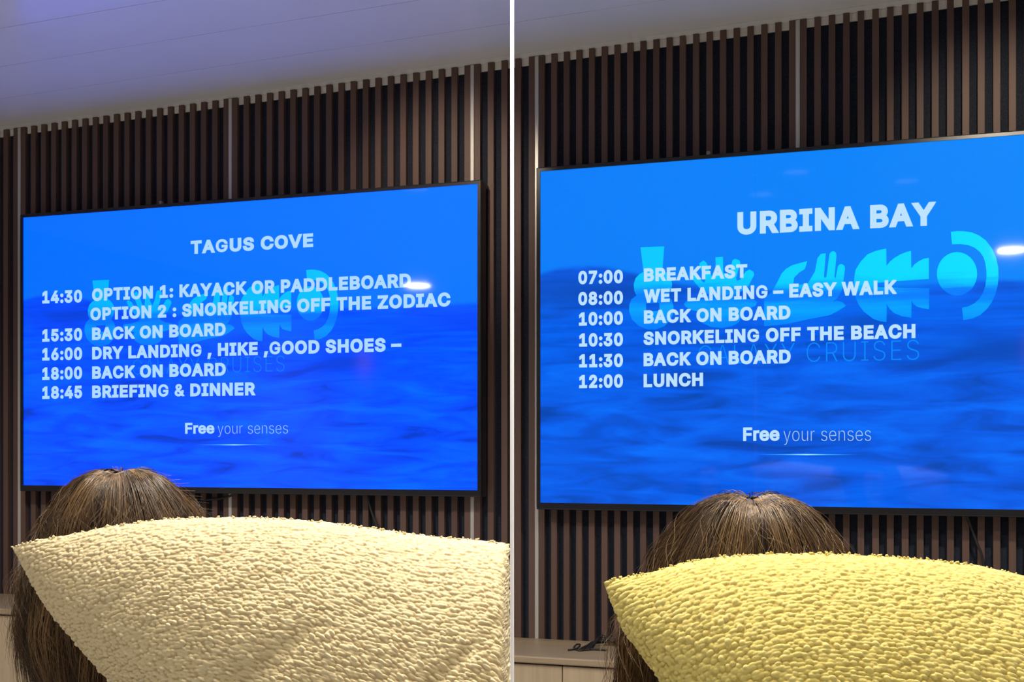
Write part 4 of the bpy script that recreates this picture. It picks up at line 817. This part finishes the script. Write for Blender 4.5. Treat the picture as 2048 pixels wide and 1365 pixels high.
def body_mesh():
    """seated figure, seat at z = 0, looking along +y"""
    bm = bmesh.new()
    ellipsoid(bm, (0, 0.02, .10), (.165, .125, .105)); ellipsoid(bm, (0, 0.015, .22), (.135, .10, .13)); ellipsoid(bm, (0, 0.01, .36), (.150, .105, .14))
    ellipsoid(bm, (0.06, .09, .36), (.06, .05, .06)); ellipsoid(bm, (-0.06, .09, .36), (.06, .05, .06))
    capsule(bm, (-.13, 0, .475), (.13, 0, .475), .055, .055)
    capsule(bm, (0, -.005, .46), (0, .005, .61), .065, .050)
    # head with brow, nose, lips, chin and ears
    ellipsoid(bm, (0, .02, .705), (.074, .094, .098), 28); ellipsoid(bm, (0, .055, .655), (.055, .058, .062), 24); ellipsoid(bm, (0, .092, .612), (.022, .018, .016))
    capsule(bm, (0, .112, .705), (0, .128, .672), .008, .012); ellipsoid(bm, (.010, .118, .668), (.008, .009, .007)); ellipsoid(bm, (-.010, .118, .668), (.008, .009, .007))
    capsule(bm, (-.016, .106, .643), (.016, .106, .643), .006, .006); capsule(bm, (-.014, .105, .633), (.014, .105, .633), .006, .006)
    capsule(bm, (-.045, .092, .722), (-.015, .108, .722), .008, .008); capsule(bm, (.045, .092, .722), (.015, .108, .722), .008, .008)
    ellipsoid(bm, (.076, .02, .695), (.008, .018, .031)); ellipsoid(bm, (-.076, .02, .695), (.008, .018, .031))
    for s in (-1, 1):
        capsule(bm, (s * .085, .03, .085), (s * .10, .43, .075), .085, .060)
        capsule(bm, (s * .10, .43, .075), (s * .10, .45, -.33), .056, .037)
        capsule(bm, (s * .10, .435, -.375), (s * .115, .60, -.385), .036, .030); ellipsoid(bm, (s * .10, .43, -.375), (.036, .05, .035))
        capsule(bm, (s * .165, 0, .465), (s * .225, .02, .23), .052, .040)
        capsule(bm, (s * .225, .02, .23), (s * .145, .235, .165), .039, .027)
        capsule(bm, (s * .145, .235, .165), (s * .125, .285, .160), .027, .030); ellipsoid(bm, (s * .122, .295, .158), (.040, .045, .015))
        tips = [(-.034, .075), (-.012, .092), (.010, .088), (.030, .070)]
        for (dx, ln) in tips:
            bx, by = s * .122 + dx * .8, .325
            capsule(bm, (bx, by, .158), (bx + dx * .2, by + ln * .5, .152), .0095, .0085); capsule(bm, (bx + dx * .2, by + ln * .5, .152), (bx + dx * .25, by + ln * .92, .136), .0085, .007)
        capsule(bm, (s * .122 - s * .035, .275, .158), (s * .122 - s * .068, .315, .150), .012, .010); capsule(bm, (s * .122 - s * .068, .315, .150), (s * .122 - s * .072, .345, .142), .010, .008)
    me = bpy.data.meshes.new('body'); bm.to_mesh(me); bm.free()
    o = bpy.data.objects.new('tmp', me); COL.objects.link(o)
    rm = o.modifiers.new('r', 'REMESH'); rm.mode = 'VOXEL'; rm.voxel_size = 0.006
    sm = o.modifiers.new('s', 'SMOOTH'); sm.iterations = 4; sm.factor = 0.5
    dg = bpy.context.evaluated_depsgraph_get()
    out = bpy.data.meshes.new_from_object(o.evaluated_get(dg))
    bpy.data.objects.remove(o)
    out.name = 'body'
    out.materials.clear()
    out.materials.append(M['skin']); out.materials.append(M['cotton'])
    n = len(out.polygons); cen = np.zeros(n * 3); out.polygons.foreach_get('center', cen); cen = cen.reshape(-1, 3)
    x, y, z = cen.T
    skin = ((z > .535) | ((y > .215) & (z > .118) & (np.abs(x) < .23) & (z < .2)))
    out.polygons.foreach_set('material_index', np.where(skin, 0, 1).astype(np.int32))
    out.polygons.foreach_set('use_smooth', np.ones(n, bool))
    return out

def hair_mesh(n_locks=420, per=17, pts=17):
    """a parted, chin-length head of brown hair; origin at the crown, looking along +y"""
    d_tab = np.array([0, 2, 8, 18, 33, 63, 94, 136, 190, 230, 270, 310]) / 1000.0
    r_tab = np.array([3, 22, 40, 54, 67, 88, 99, 117, 120, 110, 94, 80]) / 1000.0
    def R(d): return np.interp(d, d_tab, r_tab)
    V, Fc, Cc = [], [], []
    def place(az, d, q):
        rad = R(d) * q
        x = rad * np.sin(az); y = -rad * np.cos(az) * 1.08 + 0.02 * np.clip(d / .12, 0, 1)
        z = -d * 1.0
        dip = 0.0065 * np.exp(-(x / .013) ** 2) * np.exp(-(d / .024) ** 2)
        return np.stack([x, y, z - dip], -1)
    r = np.random.default_rng(11)
    tones = np.array([[.028, .016, .009], [.052, .029, .015], [.084, .047, .023], [.132, .075, .034], [.21, .122, .050], [.31, .195, .088]])
    strands = []; cols = []; rads = []
    t = np.linspace(0, 1, pts)
    for l in range(n_locks):
        az0 = r.uniform(-PI, PI)
        # thin hair over the face: keep the front open below the brow
        front = abs(abs(az0) - PI) < 0.85
        d0 = abs(r.normal(0, .012)) if r.random() < .72 else r.uniform(.02, .13)
        dend = r.uniform(.215, .300)
        if front: dend = d0 + r.uniform(.01, .03)
        q0 = r.uniform(.90, 1.02); tw = r.normal(0, .10); wv = r.uniform(.0, .05); ph = r.uniform(0, 6.28); fr = r.uniform(5, 9)
        p = [.10, .19, .26, .23, .15, .07]
        tone = tones[r.choice(6, p=p)]
        curl = r.normal(0, .45); flip = r.normal(.25, .9)
        for s_ in range(per):
            az = az0 + r.normal(0, .075) * (1 - .45 * t) + tw * t + wv * .6 * np.sin(fr * t + ph) * t + curl * np.clip(t - .55, 0, 1) ** 1.5 + r.normal(0, .05) * np.sin(9 * t + ph) * np.clip(t - .4, 0, 1)
            dd = d0 + (dend + r.normal(0, .016) - d0) * t ** 1.15
            fly = r.random() < .07
            q = q0 + r.normal(0, .018) + (.015 + .09 * np.clip(t - .55, 0, 1)) * np.sin(fr * t * 1.4 + ph + 1) + flip * np.clip(t - .75, 0, 1) ** 1.4 + (r.uniform(.02, .15) * t * np.sin(t * 2.2) if fly else 0)
            lift = (r.uniform(0, .006) * np.sin(np.clip(t * 5, 0, PI))) * (r.random() < .3)
            P = place(az, np.maximum(dd, 0), q); P[:, 2] += lift
            strands.append(P); cols.append(tone * r.uniform(.7, 1.35)); rads.append(r.uniform(.00020, .00042) * (0.5 if fly else 1))
    for l in range(520):                                   # frizz standing off the surface
        az = r.uniform(-PI * .75, PI * .75) + r.normal(0, .25) * t + .12 * np.sin(r.uniform(4, 9) * t + r.uniform(0, 6))
        d0 = r.uniform(0, .12); ln = r.uniform(.05, .14)
        q = 1.0 + r.uniform(.02, .20) * np.sin(np.clip(t * r.uniform(1.2, 3.0), 0, PI)) * (.3 + .7 * np.clip(d0 / .05, 0, 1)) + .02 * np.sin(11 * t + l)
        P = place(az, d0 + ln * t ** 1.1, q); P[:, 2] += r.uniform(0, .010) * np.sin(np.clip(t * 3, 0, PI))
        strands.append(P); cols.append(tones[r.integers(2, 6)] * r.uniform(.8, 1.2)); rads.append(r.uniform(.00011, .00019))
    S = np.array(strands); n = len(S)
    T = np.gradient(S, axis=1); T /= np.linalg.norm(T, axis=2, keepdims=True) + 1e-9
    up = np.array([.31, .77, .2]); a = np.cross(T, up); a /= np.linalg.norm(a, axis=2, keepdims=True) + 1e-9
    b = np.cross(T, a)
    rr = np.array(rads)[:, None, None] * (1 - .55 * t ** 3)[None, :, None]
    ring = np.stack([S + rr * (math.cos(k * 2.0944) * a + math.sin(k * 2.0944) * b) for k in range(3)], 2)   # n, pts, 3, 3
    V = ring.reshape(-1, 3)
    idx = np.arange(n * pts * 3).reshape(n, pts, 3)
    faces = []
    for k in range(3):
        k2 = (k + 1) % 3
        faces.append(np.stack([idx[:, :-1, k], idx[:, :-1, k2], idx[:, 1:, k2], idx[:, 1:, k]], -1).reshape(-1, 4))
    Fq = np.concatenate(faces)
    C = np.repeat(np.array(cols), pts * 3, axis=0)
    # dark under-layer that closes the gaps
    na, nd = 72, 40
    AZ, DD = np.meshgrid(np.linspace(-PI, PI, na), np.linspace(0.0005, .245, nd), indexing='ij')
    frontm = np.clip((np.abs(AZ) - (PI - .95)) / .3, 0, 1)
    DD2 = DD * (1 - frontm) + np.minimum(DD, .055) * frontm
    qq = .90 + .02 * np.sin(AZ * 23) * np.clip(DD2 / .05, 0, 1)
    U = place(AZ, DD2, qq); U[..., 2] -= .003
    off = len(V)
    i, j = np.meshgrid(np.arange(na - 1), np.arange(nd - 1), indexing='ij')
    fu = np.stack([i * nd + j, (i + 1) * nd + j, (i + 1) * nd + j + 1, i * nd + j + 1], -1).reshape(-1, 4) + off
    V = np.concatenate([V, U.reshape(-1, 3)]); Fq = np.concatenate([Fq, fu])
    C = np.concatenate([C, np.tile([[.016, .010, .006]], (na * nd, 1))])
    me = bpy.data.meshes.new('hair')
    me.vertices.add(len(V)); me.vertices.foreach_set('co', V.astype(np.float32).ravel())
    me.loops.add(Fq.size); me.loops.foreach_set('vertex_index', Fq.astype(np.int32).ravel())
    me.polygons.add(len(Fq)); me.polygons.foreach_set('loop_start', np.arange(0, Fq.size, 4, dtype=np.int32))
    me.polygons.foreach_set('use_smooth', np.ones(len(Fq), bool))
    at = me.attributes.new('strand', 'FLOAT_COLOR', 'POINT')
    at.data.foreach_set('color', np.concatenate([C, np.ones((len(C), 1))], 1).astype(np.float32).ravel())
    me.update()
    return me

BODY, HAIR = body_mesh(), hair_mesh()
SEAT = 0.43
def person(label, top_px, depth, yaw, hair_scale):
    c = ray(top_px[0], top_px[1], depth)
    root = empty('person', CW(c[0], c[1] - .005, SEAT), VIEW + yaw)
    tag(root, label, 'person', 'seated people seen from behind')
    k = (c[2] - SEAT) / 0.822
    root.scale = (k, k, k)
    obj('body', BODY, None, root)
    h = obj('hair', HAIR, M['hair'], root)
    h.location = (0, 0.005, 0.822)
    h.scale = tuple(q / k for q in hair_scale)
    for s in (-1, 1):
        bm = bmesh.new(); bmesh.ops.create_uvsphere(bm, u_segments=14, v_segments=10, radius=.0115)
        me = bpy.data.meshes.new('eye'); bm.to_mesh(me); bm.free()
        e = obj('eye', me, M['eye'], root, True); e.location = (s * .030, .094, .700)
    return root
person('person with parted brown hair, seen from behind, below the TAGUS COVE screen', (240, 934), 1.45, -0.08, (1, 1, 1))
person('person with parted brown hair, seen from behind, below the URBINA BAY screen', (1500, 982), 1.14, -0.10, (1.02, 1.02, 1.02))

# ------------------------------------------------------------------ sofas that carry them (below the picture)
def sofa(label, x0, x1, yb0, yb1, top):
    cx, cy = (x0 + x1) / 2, yb0
    root = empty('sofa', CW(cx, cy, 0), VIEW)
    tag(root, label, 'sofa', 'grey sofas')
    hw = (x1 - x0) / 2; L = yb1 - yb0
    obj('backrest', box_me('backrest', -hw, hw, 0, L, .12, top, .012, 3), M['sofa'], root)
    obj('base', box_me('base', -hw, hw, L + .001, L + .46, .12, .2895, .015, 3), M['sofa'], root)
    obj('seat_cushion', box_me('seat_cushion', -hw + .004, hw - .004, L + .002, L + .48, .29, SEAT, .035, 4), M['sofa'], root)
    for a in (-1, 1):
        for yy in (.06, L + .40):
            obj('foot', lathe_me('foot', [(0, .0005), (.018, .0005), (.026, .119), (0, .119)], 16), M['rubber'], root).location = (a * (hw - .07), yy, 0)
sofa('grey sofa carrying the cream cushion', -0.92, -0.06, 0.90, 1.27, zl - .0006)
sofa('grey sofa carrying the yellow cushion', 0.012, 0.92, 0.72, 0.985, zr - .0006)

# ------------------------------------------------------------------ downlights
def downlight(label, x, y, lens, watts=0.0, col=(1, .9, .78), size=1.3, blend=.6, aim=None, r=0.055, soft=.05):
    s = float(np.dot(np.array([x, y]) - P0, D)); z = hc(s)
    root = empty('downlight', CW(x, y, z - 0.0005), VIEW)
    tag(root, label, 'lamp', 'round ceiling downlights')
    obj('trim_ring', lathe_me('trim_ring', [(r, -.001), (r * 1.05, -.005), (r * 1.2, -.004), (r * 1.25, 0.0), (r, 0.0)], 36), M['enamel'], root, True)
    obj('lens', lathe_me('lens', [(0.0, -.0015), (r, -.0015)], 36), M[lens], root)
    if watts:
        ld = bpy.data.lights.new('lamp_light', 'SPOT'); ld.energy = watts; ld.color = col; ld.spot_size = size; ld.spot_blend = blend; ld.shadow_soft_size = soft
        lo = bpy.data.objects.new('lamp_light', ld); COL.objects.link(lo)
        lo.parent = root; lo.location = (0, 0, -.02)
        if aim is not None:
            dv = Vector(aim) - (Vector((x, y, z - .02)))
            lo.rotation_euler = dv.to_track_quat('-Z', 'Y').to_euler()
def mirrored(px, py):
    """where on the ceiling stands the lamp that the screen shows at this picture point"""
    s, z = bp(px, py)
    P = np.array([*(P0 + D * s), z]); d = P - np.array([0, 0, EYE])
    n3 = np.array([N[0], N[1], 0]); rdir = d - 2 * d.dot(n3) * n3
    t = 0.5
    for _ in range(60):
        q = P + rdir * t
        zc = hc(float(np.dot(q[:2] - P0, D)))
        t += (zc - q[2]) / rdir[2] * 0.7
    return P + rdir * t
for (px, py), nm in (((832, 571), 'bright round downlight mirrored in the TAGUS COVE screen'), ((2020, 500), 'bright round downlight mirrored in the URBINA BAY screen')):
    m = mirrored(px, py)
    downlight(nm, m[0], m[1], 'glare_lens', ROOM_W, (1, .93, .82), 2.4, .8, r=.10)
downlight('warm downlight over the cream cushion', -0.30, 1.30, 'soft_lens', KEY_W, (1, .87, .68), 1.5, .9, aim=(-.25, 1.05, 1.1))
downlight('warm downlight over the yellow cushion', 0.34, 1.08, 'soft_lens', KEY_W, (1, .87, .68), 1.5, .9, aim=(.30, .88, 1.1))
for px, py, nm in ((872, 330, 'warm downlight beside the TAGUS COVE screen'), (2010, 230, 'warm downlight beside the URBINA BAY screen')):
    s, z = bp(px, py, SLO); q = P0 + D * (s + .05) + N * 1.1
    w2 = P0 + D * s + N * SLO
    downlight(nm, q[0], q[1], 'soft_lens', WASH_W, (1, .84, .64), 0.72, .9, aim=(w2[0], w2[1], z - .14), soft=.03)
for x, y, wt, nm in ((-1.45, 2.55, 1.15, 'unseen fill lamp added in front of the TAGUS COVE screen'), (0.02, 1.62, 0.8, 'unseen fill lamp added above the white divider'), (1.25, 2.0, 0.8, 'unseen fill lamp added in front of the URBINA BAY screen')):
    downlight(nm, x, y, 'soft_lens', FILL_W * wt, (1, .93, .83), 2.6, .9)  # unseen lamps, added to brighten ceiling, slats, credenzas and the white divider
